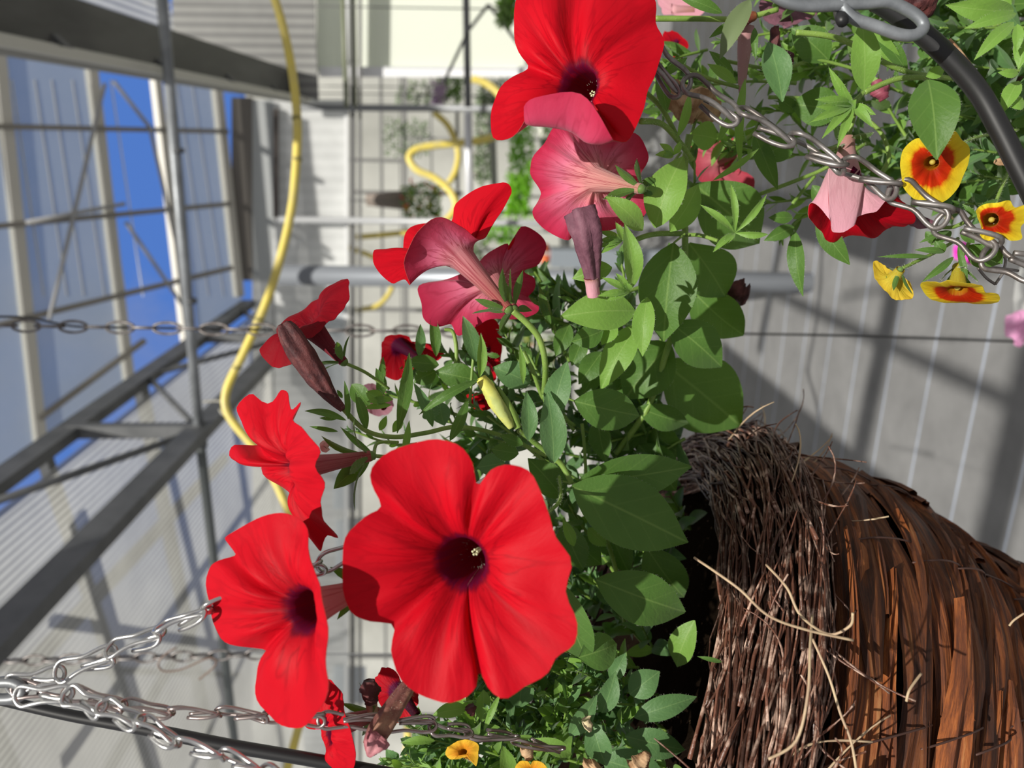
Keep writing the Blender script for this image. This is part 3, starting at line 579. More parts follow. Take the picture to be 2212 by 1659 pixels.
# ---------------------------------------------------------------- chains
def link(m, p, q, side, r, w=.0042, tail=True):
    """one bent-wire link: a round eye at the far end, legs that pinch and cross, a folded tail"""
    ax = q-p; L_ = ax.length; a = ax/L_; s = side.normalized(); n = a.cross(s).normalized(); s = n.cross(a)
    pts = []
    for (x, y, z) in ((-.04, 0, 0), (.02, .75, .1), (.14, 1.0, .2), (.32, .8, .15), (.55, .55, 0), (.85, .75, -.25), (1.02, .65, -.5), (1.09, .1, -.6), (1.05, -.5, -.5), (.92, -.7, -.3), (.6, -.6, 0), (.35, -.75, .1), (.15, -.95, .0), (.03, -.7, -.05)):
        pts.append(tuple(p + ax*x + s*w*y + n*w*z))
    m.tube([Vector(tuple(c)) for c in crom(pts, 40, True)], r, 7, closed=True)
    if tail:
        q2 = [tuple(p+ax*x+s*w*y+n*w*z) for (x, y, z) in ((.40, -.2, -.9), (.7, -.75, -.9), (.95, -1.1, -.7), (1.06, -.9, -.35), (1.0, -.5, -.2), (.7, -.3, -.3), (.42, .0, -.5))]
        m.tube([Vector(tuple(c)) for c in crom(q2, 16)], r, 7)
def chain(name, label, joints, mt, r, w, d=None, flipper=0.0, group=None, parent=None, cat='chain'):
    J_ = [P(x, y, (dd[0] if dd else d)) for (x, y, *dd) in joints]
    t = parent or thing(name, label, cat, J_[0], group)
    for i in range(len(J_)-1):
        m = MB(); sd_ = U*math.cos(flipper+i*.5)+F*math.sin(flipper+i*.5)
        link(m, J_[i], J_[i+1], sd_ + R*.01, r, w); m.build('link', mt, t)
    return t
def subdiv(a, b, n): return [tuple(a[j]+(b[j]-a[j])*i/n for j in range(len(a))) for i in range(n+1)]
c1 = [(18, 1482, .30), (122, 1458, .30), (232, 1408, .30), (338, 1360, .30), (442, 1312, .30)] + subdiv((442, 1312, .30), (690, 1222, .31), 2)[1:] + subdiv((690, 1222, .31), (1080, 1050, .34), 3)[1:]
chain('hanging_chain', 'shiny bent-wire chain climbing from the basket behind the left red bloom to the hook', c1, chainm, .00085, .0044)
c2 = [(30, 1488, .30), (140, 1495, .30)] + [(262, 1520, .302), (368, 1530, .305), (470, 1535, .308), (572, 1545, .31)] + subdiv((572, 1545, .31), (930, 1572, .325), 3)[1:] + [(1010, 1590, .33), (1110, 1600, .34), (1210, 1625, .35)]
chain('hanging_chain', 'reddish tinted middle chain of the basket passing behind the broad left petals', c2, mat('zinc wire with rust', (.42, .35, .33), .3, .9), .00075, .0034, flipper=.5)
c3 = [(35, 1505, .29), (140, 1500, .288), (215, 1525, .286), (300, 1550, .284), (385, 1595, .282), (480, 1625, .28), (565, 1665, .278), (650, 1710, .276)]
chain('hanging_chain', 'nearest bright chain dropping out of the photo beside the black drip tube', c3, chainm, .00085, .0038, flipper=.2)
m = MB().tube(pxpath([(-30, 1478), (0, 1474), (30, 1474), (50, 1486), (45, 1502), (20, 1510), (-30, 1508)], .30, 24), .0022, 8)
tag(m.build('hook', mat('grey zinc hook', (.25, .26, .27), .45, .6), None), 'grey wire hook gathering the three basket chains', 'hook')
m = MB().tube(pxpath([(-60, 1500), (0, 1512), (150, 1545), (300, 1572), (480, 1608), (620, 1632), (722, 1650), (960, 1695)], .33, 40), [.0019+.0009*min(1, (i/40)*2) for i in range(40)], 12)
tag(m.build('drip_tube', blackp, None), 'black plastic drip tube crossing behind the bright basket chains', 'tube')
c4 = [(1375, 85, .36), (1480, 178, .36), (1597, 238, .36), (1712, 292, .36), (1822, 352, .355), (1930, 405, .35), (2035, 470, .345), (2130, 545, .34), (2230, 600, .335)]
chain('hanging_chain', 'dull grey chain slanting down through the green shoots to the second basket', c4, chaindark, .0012, .0068, flipper=0)
# heavy hook and black tube of the second basket
m = MB().tube(pxpath([(1640, -40), (1680, -5), (1730, 12), (1800, 12), (1870, 8), (1920, 5), (1962, 22), (1990, 44), (1994, 62), (1975, 76), (1940, 74), (1890, 56), (1845, 40), (1822, 15), (1812, -20)], .315, 60), .0024, 10)
tag(m.build('heavy_hook', mat('thick zinc wire', (.20, .215, .23), .5, .5, noise=(50, (.32, .34, .36), .45, .65)), None), 'thick grey wire hook bent round at the top of the second basket', 'hook')
m = MB().tube([P(1812, 24, .325), P(1820, 46, .308)], .0024, 10)
m.tube(pxpath([(1800, -20), (1870, -10), (1930, 25), (1990, 70), (2055, 130), (2115, 200), (2160, 280), (2195, 350), (2240, 440)], .34, 50), .0045, 12)
tag(m.build('support_hanger', blackp, None), 'black tubular basket hanger arching past the heavy hook', 'hanger')
# blurred chains of other baskets
def bgchain(label, a, b, d, n, r, w, mt, extra=()):
    t = thing('hanging_chain', label, 'chain', P(*a, d))
    J_ = subdiv((*a, d), (*b, d), n)
    for i in range(n):
        m = MB(); p, q = P(*J_[i]), P(*J_[i+1]); ax = q-p; s = (U if i % 2 else F)*w
        pts = [p+ax*(.5+.62*math.cos(t_))+s*math.sin(t_) for t_ in [2*math.pi*k/14 for k in range(14)]]
        m.tube(pts, r, 6, closed=True); m.build('link', mt, t)
    return t
bgchain('blurred dark chain running across the glazed roof to the maroon bloom', (-20, 703), (590, 713), 1.0, 12, .0018, .0075, chaindark)
tag(MB().tube(pxpath([(-20, 684), (60, 686), (130, 700), (180, 706), (300, 708), (590, 712), (1060, 716), (1600, 721), (1900, 727), (2190, 738)], 1.02, 90), .0016, 8).build('drip_line', mat('dark line', (.03, .03, .028), .5), None), 'thin dark irrigation line hanging the whole height beside the blurred chain', 'line')
bgchain('blurred dark chain continuing behind the small maroon bloom', (700, 714), (1060, 717), 1.0, 7, .0018, .0075, chaindark)
s2 = bgchain('blurred rusty chain with open wire hooks under the lattice truss', (15, 1428), (575, 1413), .95, 14, .0015, .006, chaindark)
for pts in ([(382, 1398), (355, 1415), (342, 1435), (355, 1450), (395, 1445), (440, 1425), (462, 1422), (465, 1438), (430, 1468)],):
    MB().tube(pxpath(pts, .93, 30), .0011, 6).build('open_hook', mat('rusty hook wire', (.20, .14, .11), .6, .4), s2)
tag(MB().tube([P(575, 1413, .97), P(1300, 1412, .99)], .0009, 6).build('support_wire', steel_dark, None), 'thin dark wire leading on from the rusty chain', 'wire')
# ---------------------------------------------------------------- flowers and leaves
def nz(v, fb=None):
    return v.normalized() if v.length > 1e-9 else (fb or Vector((0, 0, 1)))
def hairs(m, pts, r, n, ln=.0011, w=.00004, seed=0):
    q = random.Random(seed)
    for _ in range(n):
        i = q.randrange(len(pts)-1); p = pts[i].lerp(pts[i+1], q.random()); t = nz(pts[i+1]-pts[i]); o_ = nz(t.orthogonal()); o_ = Matrix.Rotation(q.uniform(0, 6.28), 3, t) @ o_
        rr = r[i] if isinstance(r, list) else r
        b = p+o_*rr*.9; e = b+(o_+t*q.uniform(-.3, .3))*ln*q.uniform(.6, 1.3); s = t.cross(o_)*w
        m.add([b+s, b-s, e], [(0, 1, 2)])
class Plant:
    def __init__(s, name, label, cat, loc):
        s.root = thing(name, label, cat, loc); s.fol = MB(); s.stems = MB(); s.hair = MB(); s.k = 0
    def finish(s, fmats, smat=None):
        if s.fol.v: s.fol.build('foliage', fmats, s.root)
        if s.stems.v: s.stems.build('stem', smat or stemm, s.root)
        if s.hair.v: tag(s.hair.build('fine_hair', hairm, s.root, False), kind='stuff')
def leafgeo(m, b, t, w, nrm, bend=.12, fold=.25, twist=0.0, mi=0, seed=0, n=11, shape=.85, curl=0.0):
    """pointed oval leaf from b to t, half-width w; nrm is about where the upper side looks"""
    q = random.Random(seed); ax = t-b; L_ = ax.length; a = ax/L_; nr = nz(nrm-a*nrm.dot(a), a.orthogonal()); rows = []; uvs = []
    ph = q.uniform(0, 6)
    for i in range(n+1):
        f = i/n
        ww = w*max(.03, (math.sin(math.pi*min(1, f**shape))**.85) if f < 1 else 0) if f > 0 else w*.05
        if f > .8: ww *= 1-.15*(f-.8)/.2
        ang = twist*(f-.35); s = Matrix.Rotation(ang, 3, a) @ a.cross(nr); nn = s.cross(a)
        c = b+ax*f + nr*L_*(bend*math.sin(math.pi*f) - curl*f*f)
        row = []
        for j in range(-3, 4):
            g = j/3; e = fold*abs(g)**1.3*ww + .05*w*math.sin(ph+f*9+g*2.5)*abs(g)
            row.append(c + s*g*ww + nn*e); uvs.append((g*max(.15, ww/w), f))
        rows.append(row)
    m.grid(rows, mi, uvs)
    return rows
def leaf(pl, bx, by, tx, ty, w, d, dt=0.0, roll=0.0, bend=.12, fold=.25, twist=0.0, mt=None, shape=.85, curl=0.0, hair=True, stalk=None, mdl=None):
    """hand-set leaf: base pixel, tip pixel, shown width, distance; roll tips it about its own length"""
    pl.k += 1; b = P(bx, by, d); t = P(tx, ty, d+dt); s = d/FPX
    a = nz(t-b); v = nz(b-CAM); n0 = nz(-v-a*(-v).dot(a)); n0 = Matrix.Rotation(roll, 3, a) @ n0
    wr = w*s/2/max(.35, abs(math.cos(roll)))
    m = MB(); rows = leafgeo(m, b, t, wr, n0, bend, fold, twist, 0, pl.k, 14, shape, curl)
    m.build('leaf', mt or leafm, pl.root, loc=b)
    if hair and d < .45:
        for side in (0, 6):
            e = [r[side] for r in rows]; q = random.Random(pl.k*2+side)
            for _ in range(int(9+(t-b).length*650)):
                i = q.randrange(len(e)-1); p = e[i].lerp(e[i+1], q.random()); c = rows[i][3]; o_ = nz(nz(p-c)+nz(V(q.uniform(-1, 1), q.uniform(-1, 1), q.uniform(-1, 1)))*.5); g = nz(e[i+1]-e[i])*.000025
                pl.hair.add([p+g, p-g, p+o_*.0008*q.uniform(.6, 1.3)], [(0, 1, 2)])
    if stalk: stem(pl, [(stalk[0], stalk[1], stalk[2] if len(stalk) > 2 else d), (bx, by, d)], 5)
def stem(pl, pts, wpx, hair=True, taper=.9):
    q = [P(*c) for c in crom([(p[0], p[1], p[2]) for p in pts], max(8, len(pts)*6))]; s = pts[0][2]/FPX
    r = [wpx/2*s*(1-(1-taper)*i/(len(q)-1)) for i in range(len(q))]
    pl.stems.tube(q, r, 7)
    if hair: L_ = sum((q[i+1]-q[i]).length for i in range(len(q)-1)); hairs(pl.hair, q, r, int(L_*3500), seed=int(pts[0][0]+pts[0][1]))
def spray(pl, pts, wpx, n, ln, wd, seed, mi=0, spread=1.0, nose=True, droop=0.0, asleaf=None, s0=.12):
    """a shoot: stem through pts with n leaves set spirally; ln, wd in pixels"""
    q = random.Random(seed); c = [P(*k) for k in crom([(p[0], p[1], p[2]) for p in pts], max(10, n*3))]; s = pts[0][2]/FPX
    pl.stems.tube(c, [wpx/2*s*(1-.5*i/(len(c)-1)) for i in range(len(c))], 6)
    if pts[0][2] < .45: hairs(pl.hair, c, wpx/2*s, int(n*9), seed=seed)
    for k in range(n):
        f = s0+(1-s0)*(k+.5)/n; i = min(len(c)-2, int(f*(len(c)-1))); p = c[i]; t = nz(c[i+1]-c[i]); o_ = nz(t.orthogonal()); o_ = Matrix.Rotation(k*2.39996+q.uniform(-.4, .4)+seed, 3, t) @ o_
        sz = (1-.45*f)*q.uniform(.75, 1.2); d = nz(o_*spread*(1.1-.6*f)+t*(.35+.9*f)+V(0, 0, -droop)); L_ = ln*s*sz; side = nz(d.cross(t), o_)
        up = nz(side.cross(d)); up = up if up.dot(t) > 0 else -up
        leafgeo(pl.fol, p, p+d*L_, wd*s*sz*.62, up+Z*.25, q.uniform(-.05, .16), .22, q.uniform(-.5, .5), mi if q.random() < .8 else (mi+1) % 2, seed*31+k, 8, q.uniform(.75, 1.0), q.uniform(-.05, .25))
    if nose:
        p = c[-1]; t = nz(c[-1]-c[-3])
        for k in range(4):
            o_ = Matrix.Rotation(k*1.57+seed, 3, t) @ nz(t.orthogonal()); d = nz(t+o_*q.uniform(.3, .9)); leafgeo(pl.fol, p, p+d*ln*s*.36, wd*s*.18, nz(t-d*.5), .1, .3, 0, (mi+1) % 2, seed+k, 6)
def calyx(fl, B, a, L_, w, n=5, seed=0, pl=None, mt=None):
    m = MB(); q = random.Random(seed)
    for k in range(n):
        o_ = Matrix.Rotation(k*2*math.pi/n+q.uniform(-.3, .3)+seed, 3, a) @ nz(a.orthogonal()); d = nz(a*q.uniform(.35, .9)+o_*q.uniform(.7, 1.0)); b = B+o_*w*.3
        rows = leafgeo(m, b, b+d*L_*q.uniform(.8, 1.15), w, nz(a*1.2-d*.4), q.uniform(-.05, .15), .3, q.uniform(-.3, .3), 0, seed+k, 8, 1.15, q.uniform(-.2, .35))
        if pl:
            for e in ([r[0] for r in rows], [r[6] for r in rows]): hairs(pl.hair, e, .00002, 14, seed=seed+k)
    m.sphere(B, w*1.1, 5); m.build('calyx', mt or leafm, fl)
def flower(pl, T, B, rim, rt=.005, rb=.0022, dep=.0, gx=0.0, gy=0.0, mats=(front, back), mid=None, ruf=.0012, seed=0, lobes0=0.0, out=.35, lift=.10, cal=(.016, .0022), stam=True, label=None, name='flower', NS=100, NR=20, tube_bow=0.0, cup=0.0, rdep=0.0, groove=.07):
    """trumpet flower. T: throat (px,py,d); B: foot of the tube; rim: pixel loop (x, y[, extra distance[, mid x, mid y, mid extra]])"""
    Tp, Bp = P(*T), P(*B); a = nz(Tp-Bp); d0 = T[2]; s = d0/FPX
    ctl = []
    for c in rim:
        dx, dy = c[0]-T[0], c[1]-T[1]; dd = d0+(gx*dx+gy*dy)*s+(c[2] if len(c) > 2 and c[2] is not None else 0)+dep+rdep
        Rp = P(c[0], c[1], dd)
        M = P(c[3], c[4], d0+(gx*(c[3]-T[0])+gy*(c[4]-T[1]))*s+c[5]+dep) if len(c) > 3 else None
        rv = Rp-Tp; pr = nz((M or Rp)-Tp - a*((M or Rp)-Tp).dot(a), a.orthogonal()); tp = Tp+pr*rt
        if M is None: M = tp + a*rv.length*lift + (Rp-tp)*out - a*cup*rv.length
        ctl.append(list(Rp)+list(M)+list(tp))
    loop = crom(ctl, NS, True)
    q = random.Random(seed); ph = [q.uniform(0, 6.28) for _ in range(6)]
    # tidy the throat ring
    rows = []; uvs = []
    NT = 7
    # lobes: the notches are where the rim comes closest to the throat
    rad = [(Vector(c[0:3])-Tp).length for c in loop]; sm = [sum(rad[(k+j) % NS] for j in range(-1, 2))/3 for k in range(NS)]; W_ = max(4, NS//14)
    nts = [k for k in range(NS) if sm[k] == min(sm[(k+j) % NS] for j in range(-W_, W_+1)) and sm[k] < .985*max(sm[(k+j) % NS] for j in range(-W_*2, W_*2+1))]
    uu = [k/NS*5 for k in range(NS)]
    if 3 <= len(nts) <= 7:
        for i, k0 in enumerate(nts):
            k1 = nts[(i+1) % len(nts)]; ln_ = (k1-k0) % NS or NS
            for z in range(ln_): uu[(k0+z) % NS] = i+z/ln_
    else: nts = []
    ringT = [Vector(c[6:9]) for c in loop]
    for i in range(NT):
        f = i/NT; r_ = rb+(rt-rb)*(f**1.5); c = Bp.lerp(Tp, f)+nz(a.orthogonal())*tube_bow*math.sin(math.pi*f)
        rows.append([c+nz(g-Tp-a*(g-Tp).dot(a), a.orthogonal())*r_ for g in ringT]); uvs += [(uu[k]/5, .25*f) for k in range(NS)]
    for j in range(NR+1):
        f = j/NR; row = []
        for k in range(NS):
            c = loop[k]; Rv, Mv, tv = Vector(c[0:3]), Vector(c[3:6]), Vector(c[6:9])
            p = tv*(1-f)**2+Mv*2*f*(1-f)+Rv*f*f; u = k/NS*2*math.pi
            wv = (math.sin(u*5+ph[0])*.5+math.sin(u*11+ph[1]+f*2)*.35+math.sin(u*19+ph[2])*.25)*ruf*f**1.6 + ruf*.35*math.sin(u*31+ph[3]+f*3)*f*(1.2-f)
            if nts: wv += groove*rad[k]*math.sin(2*math.pi*(uu[k] % 1))**2*math.sin(math.pi*min(1, f*1.15))**1.2
            p = p+a*wv; row.append(p)
        rows.append(row); uvs += [(uu[k]/5, .25+.75*f) for k in range(NS)]
    # the inside of the trumpet must look up the axis
    k0 = NT+NR//2; s1 = 0
    for k in range(0, NS, 7):
        e1 = rows[k0][(k+1) % NS]-rows[k0][k]; e2 = rows[k0+1][k]-rows[k0][k]; s1 += (1 if e1.cross(e2).dot(a) > 0 else -1)*e1.cross(e2).length
    flip = s1 < 0
    tot = [p for r in rows for p in r]; n = NS
    # second skin just behind the first
    nr = [Vector() for _ in tot]; fs = []
    for i in range(len(rows)-1):
        for k in range(n):
            k2 = (k+1) % n; f = (i*n+k, i*n+k2, (i+1)*n+k2, (i+1)*n+k); f = f[::-1] if flip else f
            e = (tot[f[1]]-tot[f[0]]).cross(tot[f[3]]-tot[f[0]]); fs.append(f)
            for z in f: nr[z] += e
    th = .00022
    bk_ = [p-nz(v, a)*th for p, v in zip(tot, nr)]
    m = MB(); m.add(tot, fs, 0, uvs); m.add(bk_, [f[::-1] for f in fs], 1, uvs)
    o = m.build(name, list(mats), pl.root, loc=Bp)
    if label: o['label'] = label
    # seam faces close the rim
    m2 = MB(); last = (len(rows)-1)*n
    m2.add(tot[last:]+bk_[last:], [(k, (k+1) % n, n+(k+1) % n, n+k) for k in range(n)]); m2.build('petal_edge', mats[1], o)
    if cal: calyx(o, Bp, a, cal[0], cal[1], seed=seed, pl=pl)
    if stam and rt < .0045:
        m3 = MB(); m3.sphere(Bp.lerp(Tp, .93), .0013, 5, (1, 1, 1)); m3.tube([Bp, Bp.lerp(Tp, .93)], .0005, 5); m3.build('stamen', mat('olive yellow throat', (.42, .34, .05), .6), o)
    elif stam:
        m3 = MB(); c = Bp.lerp(Tp, .72)
        for k in range(5):
            o_ = Matrix.Rotation(k*1.256, 3, a) @ nz(a.orthogonal()); m3.tube([Bp.lerp(Tp, .4), c+o_*.0010], .00025, 5); m3.sphere(c+o_*.0010, .0005, 4)
        m3.build('stamen', mat('cream stamen', (.70, .68, .42), .6), o)
    if T[2] < .45:
        tube_pts = [Bp.lerp(Tp, f/8*.75) for f in range(9)]; hairs(pl.hair, tube_pts, [rb+(rt-rb)*((f/8*.75)**1.5) for f in range(9)], 150, .0013, seed=seed)
    return o
def wilt(pl, pts, wpx, d, mt, name='wilted_flower', seed=0, label=None, prof_=None, hair=0, crumple=.25, n=12, ridge=0.0):
    """rolled, crumpled dead flower or bud along a pixel path"""
    q = random.Random(seed); c = pxpath([(p[0], p[1], p[2] if len(p) > 2 else d) for p in pts], d, 26); s = d/FPX; rows = []; prof_ = prof_ or [.25, .5, .8, 1, 1, .8, .5, .15]
    nrm = nz((c[1]-c[0]).orthogonal())
    for i, p in enumerate(c):
        f = i/25; k = f*(len(prof_)-1); j = min(int(k), len(prof_)-2); w = (prof_[j]*(1-k+j)+prof_[j+1]*(k-j))*wpx/2*s
        t = nz(c[min(25, i+1)]-c[max(0, i-1)]); nrm = nz(nrm-t*nrm.dot(t)); b = t.cross(nrm)
        rows.append([p+(nrm*math.cos(2*math.pi*z/n)+b*math.sin(2*math.pi*z/n))*w*(1+ridge*math.cos(z*2*math.pi*5/n+f*1.2)+crumple*math.sin(z*2.1+seed)*math.cos(z*5+i*.35)+q.uniform(-.5, .5)*crumple*.5) for z in range(n)])
    m = MB().grid(rows, 0, [(z/n, i/25) for i in range(26) for z in range(n)], True)
    m.f.append(tuple(range(n))); m.m.append(0); m.uv += [(0, 0)]*n
    m.f.append(tuple(25*n+z for z in range(n))); m.m.append(0); m.uv += [(0, 0)]*n
    o = m.build(name, mt, pl.root)
    if label: o['label'] = label
    if hair: hairs(pl.hair, c, [wpx*.45*s]*26, hair, .0016, .00006, seed)
    return o

# ================= main red petunia
pl = Plant('red_petunia', 'red trumpet-flowered petunia trailing out of the wicker basket', 'plant', bas(0, .02, .085))
flower(pl, (1000, 1212, .282), (1085, 1150, .325),
    [(825, 1093, .004), (806, 1050, .0), (806, 1008, 0), (835, 978, 0), (885, 960, 0), (940, 949, -.001), (992, 962, -.002), (1020, 1000, -.001), (1035, 1046, .004), (1062, 1014, 0), (1100, 1004, -.002), (1142, 1020, -.002), (1168, 1062, -.003), (1182, 1105, -.003), (1200, 1158, -.003), (1236, 1212, -.003), (1224, 1275, -.002),
     (1245, 1340, -.005), (1240, 1392, -.006), (1202, 1420, -.006), (1180, 1458, -.006), (1132, 1486, -.006), (1092, 1508, -.006), (1056, 1482, -.002), (1036, 1452, .005), (1028, 1484, -.001), (1000, 1510, -.002), (950, 1519, -.003), (900, 1502, -.002), (862, 1462, -.001), (847, 1405, .001), (852, 1352, .006),
     (800, 1342, .001), (762, 1322, .0), (742, 1288, 0), (736, 1235, 0), (738, 1188, 0), (756, 1148, 0), (792, 1114, .001)],
    rt=.0088, rb=.003, out=.30, lift=.10, ruf=.0016, seed=3, gx=-.05, gy=.02, rdep=-.012, label='largest red bloom, facing the camera, half in shade')
flower(pl, (662, 1316, .282), (800, 1262, .315),
    [(668, 1210, -.012), (664, 1160, -.006), (648, 1122, 0), (610, 1107, 0), (560, 1118, 0), (520, 1140, 0), (483, 1163, -.003), (505, 1180, 0), (512, 1198, .004), (470, 1212, 0), (450, 1235, 0), (446, 1290, 0), (456, 1335, 0), (480, 1380, 0), (520, 1397, 0), (576, 1402, .006), (560, 1425, 0), (549, 1470, 0), (560, 1520, 0), (602, 1562, -.002), (655, 1570, -.006), (690, 1530, -.014), (708, 1482, -.022), (702, 1440, -.022), (707, 1360, -.018), (700, 1290, -.018), (684, 1245, -.016)],
    rt=.0075, rb=.003, gx=-.62, gy=0.0, out=.35, lift=.14, ruf=.0012, seed=5, label='red bloom at the left of the largest one, turned sideways')
flower(pl, (640, 1012, .325), (800, 985, .335),
    [(655, 868, -.002), (628, 885, 0), (622, 852, .004), (605, 843, .006), (578, 872, .010), (545, 850, .014), (512, 882, .016), (530, 915, .02), (560, 960, .028), (502, 962, .030), (503, 990, .034), (560, 990, .034), (572, 1028, .030), (612, 1055, .022), (628, 1080, .010), (640, 1110, .004), (672, 1165, 0), (697, 1190, -.004), (702, 1158, -.006), (728, 1162, -.008), (700, 1125, -.014), (692, 1088, -.018), (706, 1048, -.024), (680, 1005, -.028, 600, 1005, -.012), (688, 968, -.026, 600, 985, -.012), (650, 925, -.016), (632, 905, -.008)],
    rt=.0055, rb=.0022, out=.3, lift=.25, ruf=.001, seed=8, label='red bloom seen edge-on above the sideways one', cal=(.024, .0022))
flower(pl, (672, 706, .385), (742, 782, .385),
    [(752, 603, .004), (733, 607, .008), (700, 640, .012), (655, 668, .014), (600, 702, .012), (594, 730, .008), (562, 755, 0), (576, 781, -.004), (602, 795, -.008), (632, 784, -.010), (640, 750, -.014), (655, 735, -.016), (690, 720, -.012), (716, 690, -.008), (740, 668, -.004), (756, 636, 0)],
    rt=.006, rb=.0022, mats=(petal('shade darkened red face', [(0, (.02, .002, .01)), (.4, (.20, .003, .01)), (1, (.27, .003, .010))], (.08, 0, .005), .2, (.3, .005, .01)), petal('shade darkened underside', [(0, (.22, .04, .05)), (.4, (.24, .012, .03)), (1, (.26, .006, .016))], (.12, 0, .01), .3, (.5, .01, .02), .5)), out=.4, lift=.3, seed=9, label='red bloom in shade, its petals coloured darker, seen from behind on the left')  # petals coloured darker to stand for the shade on this bloom
flower(pl, (1000, 560, .375), (1098, 668, .36),
    [(885, 614, -.010), (872, 560, -.012), (902, 500, -.016), (950, 470, -.020), (1000, 492, -.012), (1032, 516, -.004), (1052, 504, .002), (1080, 462, .008), (1106, 415, .010), (1088, 394, .010), (1035, 404, .016), (985, 440, .020), (972, 482, .022), (922, 482, .026), (882, 492, .026), (870, 530, .022), (866, 566, .018), (812, 540, .014), (806, 565, .008), (822, 592, .004), (850, 612, .0), (874, 604, -.004)],
    rt=.0062, rb=.0024, out=.42, lift=.22, seed=12, ruf=.0008, label='red bloom facing away with a sunlit folded pink edge', cal=(.019, .0022))
flower(pl, (1066, 612, .405), (1110, 668, .375),
    [(905, 618, .006), (960, 606, .012), (1022, 578, .014), (1050, 550, .012), (1094, 525, .010), (1103, 546, .008), (1126, 490, .008), (1165, 506, .008), (1179, 532, .008), (1162, 572, .008), (1132, 586, .012), (1155, 602, .014), (1154, 625, .014), (1140, 640, .014), (1162, 660, .010), (1160, 676, .008), (1125, 690, .004), (1062, 688, .0), (1030, 705, 0), (990, 725, -.002), (975, 702, .002), (945, 706, -.002), (916, 690, -.002), (910, 655, .002)],
    rt=.0065, rb=.0022, out=.4, lift=.2, seed=14, label='pinkish bloom opening away behind the folded one', cal=(.017, .002))
flower(pl, (1252, 188, .335), (1345, 235, .372),
    [(1120, 112, .002), (1108, 60, 0), (1112, 5, 0), (1140, -45, 0), (1200, -66, 0), (1248, -30, .004), (1310, -72, 0), (1380, -52, 0), (1416, 0, 0), (1417, 50, .002), (1436, 92, 0), (1420, 150, -.002), (1400, 190, -.004), (1388, 240, -.006), (1360, 300, -.008), (1333, 305, -.012, 1330, 280, .006), (1322, 296, -.020, 1290, 350, -.004), (1292, 246, -.026, 1262, 380, -.006), (1250, 201, -.026, 1210, 350, -.008), (1170, 206, -.024, 1160, 330, -.008), (1135, 226, -.018, 1130, 320, -.006), (1136, 262, -.010, 1130, 290, .000), (1100, 298, -.002), (1064, 296, 0), (1060, 240, 0), (1076, 195, 0), (1112, 165, .001), (1142, 146, .005)],
    rt=.0085, rb=.003, gx=-.1, gy=-.25, out=.33, lift=.14, seed=17, label='big red bloom cut by the photo edge, one petal folded back pink')
flower(pl, (1290, 388, .375), (1385, 408, .355),
    [(1206, 262, 0), (1180, 300, 0), (1154, 340, 0), (1147, 378, .001), (1169, 420, .006), (1148, 456, 0), (1171, 490, 0), (1222, 519, -.001), (1245, 508, .003), (1260, 530, -.002), (1300, 505, 0), (1340, 492, .004), (1382, 478, .01), (1398, 430, .014), (1378, 405, .018), (1386, 378, .018), (1401, 338, .018), (1370, 288, .016), (1330, 300, .016), (1290, 276, .01), (1245, 272, .004)],
    rt=.006, rb=.0022, out=.4, lift=.1, seed=19, mats=(front, petal('light rose underside', [(0, (.62, .36, .26)), (.3, (.86, .36, .36)), (.6, (.80, .22, .35)), (.85, (.68, .06, .15)), (1, (.58, .02, .08))], (.30, .01, .04), .34, (.9, .08, .1), .8, halo=.4)), label='rose pink underside of the bloom just below the folded one')
flower(pl, (712, 1575, .33), (820, 1540, .34),
    [(735, 1490, 0), (712, 1468, .004), (690, 1478, .006), (672, 1510, .008), (655, 1560, .010), (672, 1575, .010), (690, 1560, .012), (702, 1590, .012), (715, 1620, .010), (718, 1680, .004), (740, 1700, 0), (762, 1660, -.006), (767, 1620, -.012), (752, 1560, -.014), (742, 1530, -.010), (740, 1505, -.006)],
    rt=.0055, rb=.0024, out=.3, lift=.2, ruf=.0004, seed=21, label='red bloom tucked under the sideways one at the photo edge')
flower(pl, (862, 745, .46), (905, 775, .45), [(826, 740), (840, 726), (862, 722), (885, 728), (894, 742), (930, 742), (958, 760), (950, 775), (905, 790), (880, 810), (850, 820), (826, 805), (822, 770)], rt=.004, rb=.002, mats=(frontdim, frontdim), seed=31, label='crimson bloom half hidden behind the narrow leaves', cal=None, stam=False, NS=60, NR=10)
flower(pl, (1045, 760, .47), (1070, 800, .47), [(1025, 700), (1060, 685), (1085, 720), (1080, 790), (1065, 830), (1040, 840), (1030, 800)], rt=.004, rb=.002, mats=(front, front), seed=33, label='red bloom showing through the leaves near the middle', cal=None, stam=False, NS=60, NR=10)
flower(pl, (1035, 868, .46), (1050, 900, .46), [(1012, 850), (1035, 850), (1056, 852), (1058, 880), (1035, 893), (1018, 880), (1010, 865)], rt=.003, rb=.002, mats=(front, front), seed=35, label='small bright red petal patch behind the yellow bud', cal=None, stam=False, NS=50, NR=8)
flower(pl, (800, 850, .47), (830, 880, .46), [(778, 840), (800, 828), (840, 850), (850, 880), (820, 900), (790, 885), (776, 862)], rt=.003, rb=.002, mats=(frontdim, backpink), seed=36, label='dull pink petals behind the pale young tips', cal=None, stam=False, NS=50, NR=8)
flower(pl, (860, 1490, .40), (900, 1545, .39), [(812, 1460), (830, 1443), (855, 1450), (870, 1480), (900, 1490), (902, 1525), (880, 1550), (850, 1560), (820, 1520), (810, 1490)], rt=.004, rb=.002, mats=(frontdim, frontdim), seed=37, label='dark crimson bloom behind the brown hairy bud', cal=None, stam=False, NS=60, NR=10)
